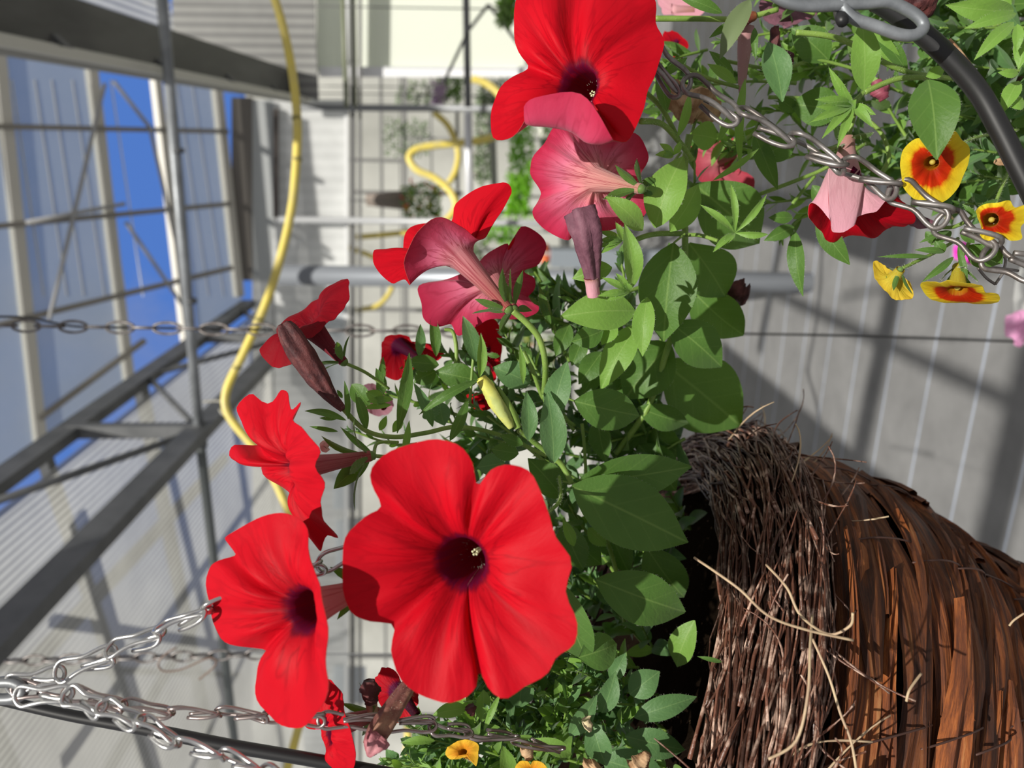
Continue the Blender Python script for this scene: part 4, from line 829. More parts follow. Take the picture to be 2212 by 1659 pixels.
flower(pl, (1550, 345, .50), (1600, 330, .49), [(1482, 305), (1530, 292), (1580, 295), (1590, 330), (1600, 365), (1627, 385), (1622, 425), (1600, 430), (1560, 400), (1520, 395), (1492, 360), (1500, 330)], rt=.004, rb=.002, mats=(frontdim, petal('dusty rose', [(0, (.6, .3, .25)), (.5, (.52, .13, .17)), (1, (.45, .05, .08))], (.4, .05, .1), .3, (.8, .1, .15), .5)), seed=38, label='dusty rose bloom behind the arching stem', cal=(.014, .002), stam=False, NS=60, NR=10)
flower(pl, (1455, 95, .52), (1470, 130, .52), [(1432, 75), (1450, 66), (1475, 80), (1487, 95), (1480, 110), (1455, 122), (1436, 112)], rt=.003, rb=.002, mats=(frontdim, frontdim), seed=39, label='small crimson petals behind the big upper bloom', cal=None, stam=False, NS=40, NR=8)
flower(pl, (1450, 20, .52), (1500, 20, .52), [(1425, -20), (1480, -30), (1530, 5), (1500, 40), (1460, 32), (1430, 28)], rt=.003, rb=.002, mats=(backpink, backpink), seed=40, label='pale pink bloom at the photo edge beside the big upper bloom', cal=None, stam=False, NS=40, NR=8)
# wilted blooms and buds
wilt(pl, [(612, 700, .365), (640, 745, .365), (675, 800, .365), (710, 850, .365), (742, 884, .365)], 52, .365, maroon, n=30, ridge=.15, prof_=[.55, .9, 1, .95, .85, .6, .42, .28], seed=2, hair=120, label='rolled dark maroon wilted bloom', crumple=.12)
wilt(pl, [(1255, 455, .36), (1268, 500, .36), (1275, 560, .365), (1285, 620, .37)], 66, .36, purplep, prof_=[.95, 1, .95, .7, .5, .35], n=30, ridge=.16, crumple=.12, seed=4, label='wrinkled purple wilted bloom')
wilt(pl, [(1278, 600, .368), (1282, 640, .372)], 34, .37, backpink, 'flower_tube', seed=4, prof_=[1, .9, .8], crumple=.05)
wilt(pl, [(885, 1478, .325), (850, 1530, .32), (820, 1580, .315), (805, 1612, .315)], 46, .32, mat('brown plum bud', (.16, .055, .045), .65, noise=(70, (.36, .20, .12), .48, .66), bump=.5), 'bud', prof_=[.62, .8, .95, 1, .95, .85], seed=6, hair=700, label='brown hairy flower bud', crumple=.06, n=30, ridge=.14)
wilt(pl, [(822, 1590, .312), (808, 1610, .31), (796, 1634, .31)], 50, .31, mat('plum pink bud tip', (.30, .085, .10), .65, noise=(90, (.48, .20, .22), .42, .62), bump=.6), 'bud_tip', prof_=[.85, 1, .85, .5, .12], seed=7, crumple=.16, n=30, ridge=.22)
wilt(pl, [(798, 1470, .33), (800, 1500, .33), (805, 1520, .33)], 40, .33, maroon, 'dried_bud', prof_=[.6, 1, .9, .5], seed=9, label='small dark dried bud')
wilt(pl, [(802, 1518, .333), (806, 1550, .333)], 26, .333, budbrown, 'bud_stalk', prof_=[1, .9, .9], seed=10, crumple=.05)
wilt(pl, [(1038, 815, .37), (1060, 850, .37), (1085, 890, .37), (1105, 925, .37)], 34, .37, mat('yellow wilting bud', (.62, .60, .10), .6, noise=(60, (.40, .46, .14), .4, .6)), 'bud', prof_=[.6, .9, 1, .9, .7, .4], seed=11, hair=160, label='crumpled yellow green bud', crumple=.2)
wilt(pl, [(1075, 835, .372), (1100, 880, .372), (1120, 925, .372)], 20, .372, stemm, 'sepal', prof_=[.2, .8, 1, .8], seed=12, hair=60, crumple=.08)
wilt(pl, [(1575, 622, .47), (1600, 635, .47), (1616, 640, .47)], 52, .47, maroon, 'dried_petals', prof_=[.5, 1, .95, .4], seed=13, label='dark dried petals against the grey floor', crumple=.4)
wilt(pl, [(1430, 190, .42), (1470, 215, .42), (1520, 235, .42), (1535, 262, .42)], 66, .42, dried, 'dried_petals', prof_=[.5, 1, 1.1, .9, .5], seed=14, label='shrivelled tan petals behind the dull chain', crumple=.45)
wilt(pl, [(1612, 60, .41), (1606, 130, .41), (1602, 200, .41)], 34, .41, mat('mauve tube', (.35, .18, .18), .6), 'flower_tube', prof_=[1, .9, .6, .35], seed=15, hair=80, crumple=.08)
wilt(pl, [(1580, 55, .40), (1600, 42, .40), (1632, 34, .40)], 34, .40, mat('yellow to maroon bud', (.50, .26, .03), .6, noise=(40, (.16, .02, .02), .4, .6)), 'bud', prof_=[.3, 1, .95, .5], seed=16, label='small yellow and maroon bud', crumple=.1)
wilt(pl, [(715, 955, .36), (700, 962, .36), (708, 975, .36)], 18, .36, mat('salmon scrap', (.75, .42, .36), .7), 'dried_petals', prof_=[.5, 1, .6], seed=18, label='tiny salmon petal scrap', crumple=.4)
wilt(pl, [(1672, 60, .42), (1680, 110, .42), (1690, 130, .42), (1700, 160, .42)], 40, .42, maroon, 'wilted_flower', prof_=[.4, .6, 1, .6], seed=20, label='dark wilted bloom under the thick hook', crumple=.4)
# stems
for s_ in ([(1108, 672, .36), (1140, 700, .362), (1166, 735, .365), (1178, 790, .37), (1175, 850, .385)],):
    stem(pl, s_, 15)
for pts, w in (([(746, 785, .385), (790, 805, .39), (840, 840, .40)], 8), ([(742, 884, .366), (790, 930, .37), (850, 944, .372), (920, 935, .375), (990, 922, .38), (1080, 940, .39), (1180, 985, .40)], 11),
               ([(802, 984, .335), (840, 988, .34), (880, 992, .345), (960, 1000, .37)], 9), ([(808, 990, .345), (815, 958, .36), (860, 955, .37)], 8),
               ([(1490, 290, .40), (1480, 350, .405), (1478, 430, .41), (1480, 520, .415), (1475, 640, .42), (1440, 760, .43), (1400, 880, .44), (1330, 980, .45)], 16),
               ([(1385, 262, .365), (1430, 268, .38), (1470, 310, .39), (1495, 345, .40)], 14), ([(1395, 200, .39), (1430, 235, .39), (1465, 300, .395)], 12), ([(1390, 408, .356), (1420, 395, .38), (1470, 330, .40)], 8),
               ([(1415, 40, .40), (1500, 40, .40), (1600, 40, .40), (1680, 20, .40)], 13), ([(1480, 505, .41), (1420, 505, .40), (1380, 515, .39), (1350, 535, .385)], 12), ([(1470, 508, .41), (1510, 508, .40), (1550, 520, .39)], 9),
               ([(1235, 1045, .385), (1210, 1000, .385), (1160, 960, .38), (1120, 930, .375)], 13), ([(1180, 1110, .33), (1210, 1080, .36), (1208, 1030, .385)], 9), ([(1240, 1050, .39), (1290, 1120, .42), (1330, 1230, .44), (1350, 1350, .45)], 12),
               ([(1257, 915, .42), (1262, 960, .42), (1266, 1030, .42)], 8), ([(1015, 870, .40), (1020, 800, .40), (1022, 760, .40), (1010, 700, .40)], 7), ([(960, 830, .42), (985, 780, .42), (980, 720, .42), (960, 712, .42)], 9),
               ([(885, 1478, .325), (910, 1450, .33), (950, 1420, .35)], 12), ([(820, 1540, .34), (870, 1560, .37), (930, 1600, .40)], 10), ([(800, 1262, .315), (860, 1250, .34), (980, 1200, .38), (1150, 1080, .40)], 11),
               ([(1320, 640, .41), (1370, 625, .42), (1440, 600, .42)], 10), ([(1240, 920, .43), (1180, 870, .42), (1150, 800, .41), (1130, 760, .41)], 10), ([(1175, 850, .385), (1190, 920, .39), (1200, 1000, .39)], 12),
               ([(1440, 120, .40), (1520, 165, .41), (1600, 190, .41)], 9), ([(1515, 225, .42), (1490, 300, .42)], 7)):
    stem(pl, pts, w)
LF = leaf
# leaves: base x, y, tip x, y, width, distance, options
LF(pl, 1245, 1045, 1494, 1008, 96, .385, .015, .15, fold=.2, bend=.05, stalk=(1215, 1040))
LF(pl, 1236, 1050, 1486, 1172, 148, .375, .012, -.1, fold=.15, bend=.05)
LF(pl, 1288, 1252, 1480, 1322, 112, .385, .01, .1, fold=.2)
LF(pl, 1214, 1262, 1272, 1430, 84, .36, .01, .3, fold=.3); LF(pl, 1250, 1420, 1332, 1390, 78, .362, .01, .2)
LF(pl, 1240, 866, 1382, 898, 90, .395, .01, .1, fold=.18, stalk=(1210, 855))
LF(pl, 1432, 782, 1600, 920, 168, .47, .015, -.1, fold=.12, bend=.06, shape=.95)
LF(pl, 1378, 880, 1486, 914, 58, .44, .01, .2)
LF(pl, 1455, 525, 1433, 738, 124, .40, .01, .1, fold=.22, bend=.1, stalk=(1480, 505), mt=leafm)
LF(pl, 1372, 672, 1210, 684, 84, .385, -.005, .25, fold=.2, mt=leafy)
LF(pl, 1488, 525, 1566, 640, 110, .44, .01, -.2, shape=1.1); LF(pl, 1492, 625, 1608, 727, 100, .46, .012, .2, curl=.05)
LF(pl, 1450, 698, 1558, 792, 96, .42, .006, -.15, mt=leafm); LF(pl, 1365, 622, 1348, 482, 40, .36, -.008, .35, bend=.15, mt=leafy, fold=.5)
LF(pl, 1398, 642, 1388, 770, 48, .375, .0, .2, bend=.1, mt=leafy, fold=.3); LF(pl, 1378, 700, 1298, 842, 66, .40, .005, .2, mt=leafy)
LF(pl, 1448, 740, 1350, 862, 118, .435, .01, .1); LF(pl, 1415, 492, 1476, 338, 84, .37, -.004, -.25, bend=.16, mt=leafy)
LF(pl, 1447, 500, 1508, 398, 56, .385, 0, .3, mt=leafy); LF(pl, 1500, 398, 1640, 526, 140, .43, .015, -.15, fold=.15, shape=1.0)
LF(pl, 1420, 404, 1376, 402, 40, .365, 0, 0, hair=False); LF(pl, 1388, 498, 1308, 424, 46, .36, -.006, .3, bend=.18, mt=leafy)
LF(pl, 1322, 578, 1236, 602, 44, .375, 0, .2, mt=leafy); LF(pl, 1302, 714, 1234, 738, 50, .39, 0, -.2); LF(pl, 1330, 700, 1300, 745, 40, .395, 0, .3, mt=leafy)
LF(pl, 1196, 1000, 1182, 846, 58, .365, 0, .2, fold=.35, mt=leafblue); LF(pl, 1192, 905, 1226, 780, 56, .37, 0, -.2, mt=leafblue)
LF(pl, 1142, 952, 1137, 845, 36, .36, 0, .2, fold=.4, mt=leafblue); LF(pl, 1146, 828, 1064, 794, 60, .395, 0, .2, mt=leafblue)
LF(pl, 1034, 822, 940, 802, 56, .41, 0, 0); LF(pl, 942, 802, 894, 826, 42, .415, 0, .2); LF(pl, 948, 788, 878, 782, 36, .41, 0, .1)
LF(pl, 1028, 782, 1000, 683, 36, .40, 0, .25, mt=leafblue); LF(pl, 1036, 815, 1038, 720, 22, .38, 0, .3, fold=.5, mt=leafy)
LF(pl, 942, 770, 932, 676, 24, .405, 0, .2, fold=.4); LF(pl, 905, 770, 908, 700, 22, .41, 0, .2, mt=leafblue)
LF(pl, 858, 936, 884, 762, 30, .36, 0, .2, bend=.1, twist=.5, shape=1.1); LF(pl, 1034, 820, 905, 896, 20, .365, 0, .2, bend=.2)
LF(pl, 972, 952, 1012, 858, 24, .37, 0, .2); LF(pl, 872, 985, 884, 908, 16, .355, 0, .1, mt=leafy); LF(pl, 935, 922, 893, 826, 24, .38, 0, .2, bend=.18, mt=leafblue)
LF(pl, 800, 990, 721, 1056, 40, .345, 0, .2, fold=.35); LF(pl, 806, 982, 735, 922, 14, .34, 0, .2, bend=-.15); LF(pl, 748, 908, 658, 888, 16, .355, 0, .3, bend=.2); LF(pl, 792, 928, 768, 848, 22, .37, 0, .2)
LF(pl, 752, 906, 744, 822, 13, .36, 0, .2); LF(pl, 730, 932, 668, 921, 10, .37, 0, 0, bend=-.12); LF(pl, 728, 905, 690, 903, 9, .37, 0, 0); LF(pl, 740, 860, 728, 842, 9, .37, 0, 0)
LF(pl, 760, 830, 800, 878, 40, .40, 0, .1); LF(pl, 830, 850, 812, 795, 22, .40, 0, .2); LF(pl, 815, 850, 828, 770, 18, .405, 0, .2)
LF(pl, 830, 872, 790, 846, 30, .385, 0, .2, mt=leafy, fold=.5); LF(pl, 850, 862, 792, 868, 16, .385, 0, .2, mt=leafy); LF(pl, 845, 875, 785, 882, 14, .385, 0, .2, mt=leafy)
LF(pl, 925, 880, 940, 905, 40, .40, 0, .2, mt=leafblue); LF(pl, 950, 868, 960, 920, 44, .41, 0, .3, mt=leafblue); LF(pl, 820, 930, 835, 898, 16, .38, 0, .1, mt=leafy); LF(pl, 870, 905, 848, 934, 20, .38, 0, .1, mt=leafy)
LF(pl, 1080, 770, 1050, 765, 12, .40, 0, 0); LF(pl, 1130, 830, 1122, 745, 14, .37, 0, .2, mt=leafy, bend=.15)
LF(pl, 1190, 700, 1160, 640, 14, .40, 0, .2); LF(pl, 1178, 690, 1165, 618, 18, .40, 0, .2); LF(pl, 1165, 660, 1142, 640, 9, .40, 0, 0); LF(pl, 1240, 650, 1205, 640, 9, .41)
LF(pl, 1560, 1430, 1506, 1418, 10, .33, hair=False)
LF(pl, 1500, 1340, 1462, 1440, 58, .40, .01, .3, mt=leafy, shape=.9); LF(pl, 1395, 1180, 1478, 1290, 90, .43, .01, .2); LF(pl, 1300, 1090, 1360, 1240, 70, .44, .01, .2); LF(pl, 1340, 900, 1480, 985, 80, .47)
LF(pl, 1290, 900, 1310, 1000, 48, .43, 0, .2); LF(pl, 1380, 960, 1460, 1060, 90, .46); LF(pl, 1220, 1130, 1260, 1230, 70, .42, 0, .3); LF(pl, 1230, 1160, 1300, 1220, 60, .43); LF(pl, 1270, 1140, 1310, 1180, 34, .42, 0, .1, mt=leafy)
LF(pl, 1240, 1180, 1215, 1120, 24, .40, 0, .2, mt=leafy); LF(pl, 1120, 980, 1060, 970, 40, .38); LF(pl, 1130, 960, 1080, 940, 24, .375); LF(pl, 1090, 1000, 1030, 1010, 50, .39, mt=leafblue)
LF(pl, 1300, 760, 1250, 830, 50, .42); LF(pl, 1350, 820, 1310, 880, 60, .45); LF(pl, 1260, 730, 1235, 790, 40, .42); LF(pl, 1230, 700, 1200, 770, 40, .42); LF(pl, 1290, 800, 1260, 850, 40, .43)
LF(pl, 1215, 1075, 1140, 990, 66, .40, 0, .2); LF(pl, 1235, 1020, 1165, 1055, 50, .405, 0, .3); LF(pl, 1190, 1090, 1215, 1000, 44, .41, 0, .1, mt=leafblue); LF(pl, 1120, 1530, 1128, 1440, 54, .40, 0, .2, mt=leafblue); LF(pl, 1165, 1500, 1150, 1425, 46, .41)
# the hairy calyx star and other bare calyces
for (bx, by, tips, d) in ((1588, 503, ((1512, 442), (1578, 396), (1656, 420), (1660, 506), (1540, 545), (1565, 530)), .37), (1360, 632, ((1300, 600), (1310, 650), (1290, 640), (1330, 590), (1352, 610)), .36), (1345, 520, ((1295, 500), (1294, 520), (1296, 548), (1330, 480), (1290, 535)), .365), (1455, 335, ((1425, 310), (1430, 340), (1470, 305), (1415, 335)), .37)):
    for i, (tx, ty) in enumerate(tips): LF(pl, bx, by, tx, ty, 15, d, -.004, .3, bend=.12, fold=.4, mt=leafy, shape=1.1)
# filling shoots
SP = lambda *a, **k: spray(pl, *a, **k)
for i, (p0, p1, n, ln, wd) in enumerate((((1180, 1000, .42), (1000, 860, .42), 12, 70, 24), ((1240, 930, .44), (1140, 760, .44), 14, 70, 28), ((1300, 900, .46), (1250, 720, .45), 14, 74, 32), ((1400, 900, .48), (1330, 760, .46), 14, 80, 36), ((1100, 960, .43), (930, 880, .43), 12, 64, 18), ((1000, 900, .43), (830, 850, .42), 13, 60, 15), ((900, 960, .42), (760, 930, .41), 8, 50, 12),
        ((1100, 870, .44), (960, 760, .44), 12, 60, 22), ((1180, 850, .45), (1090, 720, .45), 12, 60, 22), ((1230, 780, .45), (1180, 640, .44), 10, 60, 20), ((1420, 760, .46), (1460, 560, .46), 8, 90, 44), ((1350, 700, .45), (1340, 560, .44), 9, 60, 24), ((1400, 1080, .47), (1290, 900, .46), 14, 80, 34), ((1330, 1240, .46), (1220, 1080, .44), 12, 80, 34), ((1420, 1260, .48), (1330, 1080, .47), 10, 90, 40), ((1400, 1400, .47), (1280, 1250, .45), 12, 70, 28), ((1480, 480, .44), (1500, 340, .43), 6, 70, 24))):
    mid = ((p0[0]+p1[0])/2+rnd.uniform(-15, 15), (p0[1]+p1[1])/2+rnd.uniform(-15, 15), (p0[2]+p1[2])/2)
    SP([p0, mid, p1], 9, n, ln, wd, 100+i, mi=0)
qf = random.Random(77)
for i in range(90):
    x = qf.uniform(1000, 1500); y = qf.uniform(640, 1320)
    if x < 1150 and y < 760: continue
    if x > 1240+.8*(y-560) and y < 900: x -= 180
    if x < 1100 and y < 820: continue
    dd = .45+.06*qf.random(); a_ = qf.uniform(2.4, 4.6)
    SP([(x, y, dd+.01), (x+60*math.cos(a_), y+50*math.sin(a_), dd), (x+130*math.cos(a_), y+110*math.sin(a_), dd-.01)], 8, 9, qf.uniform(60, 90), qf.uniform(26, 44), 900+i, mi=i % 2, s0=.05)
pl.finish([leafm, leafblue])

# ================= small-flowered yellow plant in the same basket
p2 = Plant('yellow_calibrachoa', 'small leaved trailing plant with yellow blooms at the foot of the wicker rim', 'plant', bas(-.6, .08, .085))
for i, (p0, p1, n, ln, wd) in enumerate((((1400, 1560, .42), (1130, 1420, .40), 16, 62, 20), ((1380, 1600, .42), (1080, 1500, .40), 18, 62, 20), ((1300, 1660, .41), (1000, 1560, .40), 18, 64, 20), ((1200, 1700, .40), (940, 1600, .39), 16, 64, 18), ((1100, 1720, .40), (880, 1640, .39), 14, 60, 18), ((1350, 1500, .42), (1200, 1400, .40), 12, 56, 18), ((1250, 1560, .41), (1150, 1480, .39), 10, 56, 20), ((1420, 1660, .41), (1240, 1560, .39), 14, 66, 22), ((1480, 1690, .42), (1330, 1600, .40), 12, 80, 30), ((1440, 1580, .44), (1330, 1490, .42), 9, 80, 30), ((1000, 1700, .38), (840, 1650, .37), 12, 70, 22), ((1160, 1640, .39), (1060, 1540, .37), 12, 56, 16))):
    mid = ((p0[0]+p1[0])/2+rnd.uniform(-20, 20), (p0[1]+p1[1])/2+rnd.uniform(-20, 20), (p0[2]+p1[2])/2)
    spray(p2, [p0, mid, p1], 7, n, ln, wd, 300+i, mi=i % 2, s0=.05)
for a in ((1370, 1550, 1505, 1505, 48, .39), (1350, 1590, 1480, 1620, 60, .385), (1300, 1640, 1440, 1680, 80, .38), (1360, 1500, 1425, 1450, 60, .385), (1320, 1470, 1352, 1410, 36, .38), (1300, 1540, 1330, 1450, 44, .375), (1230, 1590, 1290, 1500, 40, .37), (1280, 1560, 1310, 1655, 56, .37)):
    leaf(p2, *a, roll=rnd.uniform(-.3, .3), mt=leafblue)
for a in ((1235, 1630, 1155, 1595, 34, .365), (1045, 1490, 1042, 1560, 34, .38), (1080, 1500, 1045, 1580, 14, .37), (1010, 1530, 935, 1545, 32, .38), (940, 1600, 865, 1605, 18, .375), (1100, 1680, 1085, 1610, 36, .37), (1150, 1590, 1085, 1605, 14, .365)):
    leaf(p2, *a, roll=rnd.uniform(-.3, .3), mt=leafy)
yel = petal('yellow bloom', [(0, (.5, .3, .02)), (.4, (.75, .30, .02)), (1, (.90, .58, .05))], (.5, .15, .02), .3, (.8, .5, .05), .4)
flower(p2, (1148, 1668, .36), (1155, 1700, .38), [(1112, 1665), (1122, 1645), (1140, 1645), (1146, 1652), (1155, 1643), (1175, 1650), (1185, 1675), (1165, 1705), (1125, 1700)], rt=.002, rb=.001, mats=(yel, yel), seed=51, label='yellow bloom at the photo edge', cal=None, stam=False, NS=50, NR=8, ruf=.0004)
flower(p2, (1000, 1625, .37), (1020, 1640, .385), [(962, 1628), (972, 1610), (1000, 1598), (1030, 1605), (1034, 1625), (1028, 1655), (1016, 1635), (985, 1640), (972, 1640)], rt=.002, rb=.001, mats=(yel, yel), seed=52, label='crumpled yellow orange bloom', cal=None, stam=False, NS=50, NR=8, ruf=.001)
wilt(p2, [(1370, 1665, .36), (1385, 1650, .36), (1398, 1625, .36)], 48, .36, dried, 'dried_petals', seed=61, prof_=[1, .8, .3], label='dried brown trumpet', crumple=.35)
wilt(p2, [(1270, 1670, .36), (1290, 1650, .36)], 44, .36, dried, 'dried_petals', seed=62, prof_=[.6, 1, .6], label='dried russet scrap', crumple=.4)
wilt(p2, [(1265, 1552, .365), (1275, 1580, .365)], 22, .365, mat('straw', (.60, .50, .30), .7), 'seed_head', seed=63, prof_=[1, .8, .4], crumple=.3)
wilt(p2, [(1130, 1605, .365), (1145, 1640, .365)], 26, .365, dried, 'seed_head', seed=64, prof_=[.5, 1, .7], crumple=.3)
wilt(p2, [(1015, 1525, .372), (1022, 1545, .372)], 22, .372, maroon, 'dried_bud', seed=65, prof_=[1, .9, .4], crumple=.3)
for i in range(40):
    x = qf.uniform(980, 1440); y = qf.uniform(1400, 1660); x = max(x, 1180-(y-1400)*.7); dd = .40+.04*qf.random(); a_ = qf.uniform(2.6, 4.4)
    spray(p2, [(x, y, dd+.01), (x+50*math.cos(a_), y+40*math.sin(a_), dd), (x+110*math.cos(a_), y+90*math.sin(a_), dd-.01)], 6, 9, qf.uniform(60, 95), qf.uniform(20, 34), 1200+i, mi=i % 2, s0=.05)
for i in range(26):
    x = qf.uniform(900, 1230); y = qf.uniform(1590, 1710); dd = .395+.03*qf.random(); a_ = qf.uniform(3.3, 5.0)
    if x < 1000 and y < 1620: y += 60
    spray(p2, [(x, y, dd+.01), (x+40*math.cos(a_), y+40*math.sin(a_), dd), (x+70*math.cos(a_), y+90*math.sin(a_), dd-.01)], 6, 9, qf.uniform(60, 90), qf.uniform(22, 36), 1300+i, mi=i % 2, s0=.05)
p2.finish([leafy, leafblue])

# ================= plants of the second basket, upper right
p3 = Plant('pink_petunia', 'petunia of the second basket with a pale pink hanging trumpet', 'plant', P(2050, 150, .46))
flower(p3, (1822, 385, .375), (1832, 300, .385),
    [(1748, 470, 0), (1752, 440, -.002), (1790, 470, -.012), (1800, 500, -.014), (1842, 492, -.014), (1850, 470, -.008), (1890, 456, -.008), (1925, 425, -.004), (1955, 440, .006), (1978, 470, .010), (1960, 488, .012), (1925, 492, .014), (1890, 512, .018), (1840, 508, .020), (1790, 525, .020), (1775, 500, .014)],
    rt=.0085, rb=.003, mats=(frontdim, backpink), seed=71, out=.45, lift=.3, ruf=.001, label='hanging trumpet, pale pink outside and dark red inside', cal=(.02, .0022), stam=False)
flower(p3, (1940, 440, .40), (1925, 400, .41), [(1900, 470), (1960, 450), (2000, 470), (2030, 490), (1990, 495), (1950, 480), (1920, 490)], rt=.003, rb=.002, mats=(purplep, purplep), seed=72, label='dull mauve petals behind the yellow rimmed bloom', cal=None, stam=False, NS=40, NR=8)
flower(p3, (1690, 30, .45), (1700, 60, .45), [(1640, 10), (1680, -20), (1760, -20), (1770, 20), (1740, 45), (1700, 55), (1660, 50)], rt=.003, rb=.002, mats=(purplep, purplep), seed=73, label='mauve petals hidden behind the thick hook', cal=None, stam=False, NS=40, NR=8)
wilt(p3, [(1900, -20, .37), (1960, 0, .37), (2015, 15, .37)], 80, .37, maroon, 'wilted_flower', seed=74, prof_=[.8, 1, 1, .5], label='crumpled maroon bloom over the thick hook', crumple=.4)
wilt(p3, [(1890, 175, .43), (1910, 215, .43)], 36, .43, mat('wine petals', (.25, .05, .08), .6), 'wilted_flower', seed=75, prof_=[.5, 1, .5], crumple=.4)
for pts, w in (([(1720, 70, .37), (1780, 76, .37), (1830, 90, .372), (1880, 120, .375), (1960, 155, .38), (2060, 170, .40)], 13), ([(1866, 200, .375), (1940, 170, .378), (2010, 168, .38)], 13), ([(1840, 225, .372), (1866, 200, .375)], 12), ([(1870, 100, .39), (1930, 150, .39)], 9), ([(1560, 130, .43), (1680, 150, .43), (1760, 130, .43), (1850, 150, .43)], 8), ([(1660, 210, .43), (1740, 212, .43)], 9), ([(1640, 420, .43), (1720, 390, .43), (1790, 360, .43), (1870, 310, .44)], 9), ([(1712, 440, .43), (1760, 380, .43)], 8), ([(1832, 300, .385), (1845, 250, .38), (1850, 225, .375)], 9), ([(1900, 380, .41), (1920, 340, .41), (1905, 290, .41), (1870, 255, .41)], 10)):
    stem(p3, pts, w)
leaf(p3, 1866, 196, 1861, 38, 58, .345, -.01, .2, bend=.14, mt=leafy); leaf(p3, 2005, 172, 2024, 345, 96, .335, -.006, -.15, mt=leafm, bend=.12)
leaf(p3, 1870, 60, 1950, 140, 40, .39, 0, .2, mt=leafy); leaf(p3, 1960, 155, 1880, 62, 32, .39, 0, .3, mt=leafm); leaf(p3, 2000, 165, 2040, 150, 26, .36, 0, 0, mt=leafy)
leaf(p3, 1790, 130, 1710, 60, 70, .43, 0, .2); leaf(p3, 1820, 240, 1708, 225, 80, .42, .01, .1); leaf(p3, 1720, 240, 1680, 210, 30, .43); leaf(p3, 1755, 400, 1810, 480, 40, .41, hair=False)
for tx, ty in ((1760, 215), (1748, 265), (1818, 182), (1790, 145), (1775, 300), (1885, 275), (1808, 320), (1892, 248), (1762, 230), (1850, 215)):
    leaf(p3, 1840, 228, tx, ty, 20, .365, -.006, rnd.uniform(-.4, .4), fold=.4, mt=leafy, bend=.1)
leaf(p3, 1620, 0, 1555, 128, 44, .385, 0, .25, mt=mat('grey green leaf underside', (.17, .23, .10), .6, trans=.3), bend=.1); leaf(p3, 1560, 28, 1460, -10, 26, .39, 0, .2); leaf(p3, 1580, 50, 1532, 82, 16, .39, 0, .1)
leaf(p3, 1690, 220, 1660, 90, 60, .40, 0, .25, mt=leafblue, shape=1.1); leaf(p3, 1630, 60, 1632, 128, 16, .39, 0, .1); leaf(p3, 1590, 180, 1528, 138, 22, .40, 0, .2, mt=leafy); leaf(p3, 1585, 165, 1532, 110, 22, .41, 0, .2)
leaf(p3, 1548, 300, 1490, 290, 60, .41, .0, .2, mt=leafy); leaf(p3, 1464, 296, 1490, 200, 20, .385, 0, .3, mt=leafy); leaf(p3, 1440, 240, 1420, 155, 30, .385, 0, .2); leaf(p3, 1430, 165, 1485, 124, 18, .38)
leaf(p3, 1610, 170, 1600, 370, 20, .40, 0, .3, mt=leafy); leaf(p3, 1590, 240, 1550, 310, 18, .40, 0, .3, mt=leafy); leaf(p3, 1630, 290, 1680, 410, 40, .42); leaf(p3, 1640, 340, 1720, 300, 60, .42)
leaf(p3, 1717, 500, 1735, 640, 36, .40, 0, .25, bend=.12, twist=.7); leaf(p3, 1765, 470, 1836, 572, 44, .40, 0, .2, mt=leafm); leaf(p3, 1715, 490, 1650, 520, 30, .42); leaf(p3, 1712, 470, 1660, 470, 26, .42)
leaf(p3, 1540, 390, 1640, 320, 14, .39, 0, .2, mt=leafy)
for i, (p0, p1, n, ln, wd) in enumerate((((1800, 60, .46), (1560, 90, .46), 12, 70, 20), ((1850, 130, .47), (1600, 160, .46), 14, 76, 22), ((1880, 220, .47), (1640, 240, .46), 14, 72, 20), ((1880, 310, .47), (1620, 330, .46), 14, 74, 20), ((1860, 380, .47), (1650, 440, .46), 14, 70, 16), ((1800, 430, .46), (1690, 510, .45), 9, 60, 18), ((1720, 180, .44), (1480, 190, .44), 9, 60, 16), ((1700, 330, .44), (1520, 270, .44), 9, 60, 18), ((1760, 30, .44), (1500, -10, .44), 10, 70, 18), ((1980, 90, .48), (1780, 110, .47), 12, 80, 26), ((2000, 220, .48), (1800, 170, .47), 12, 80, 26), ((1960, 300, .47), (1900, 200, .46), 10, 76, 30), ((1950, 350, .48), (1780, 260, .47), 12, 70, 20), ((1650, 240, .45), (1580, 320, .44), 8, 70, 16))):
    mid = ((p0[0]+p1[0])/2+rnd.uniform(-20, 20), (p0[1]+p1[1])/2+rnd.uniform(-20, 20), (p0[2]+p1[2])/2)
    spray(p3, [p0, mid, p1], 8, n, ln, wd, 500+i, mi=i % 2, s0=.05)
for i in range(20):
    x = qf.uniform(1500, 1960); y = qf.uniform(-20, 420); y = min(y, 60+(x-1400)*.9); dd = .47+.04*qf.random(); a_ = qf.uniform(2.2, 4.2)
    spray(p3, [(x, y, dd+.01), (x+70*math.cos(a_), y+40*math.sin(a_), dd), (x+140*math.cos(a_), y+90*math.sin(a_), dd-.01)], 7, 10, qf.uniform(60, 90), qf.uniform(18, 30), 1500+i, mi=i % 2, s0=.05)
p3.finish([leafm, leafy])

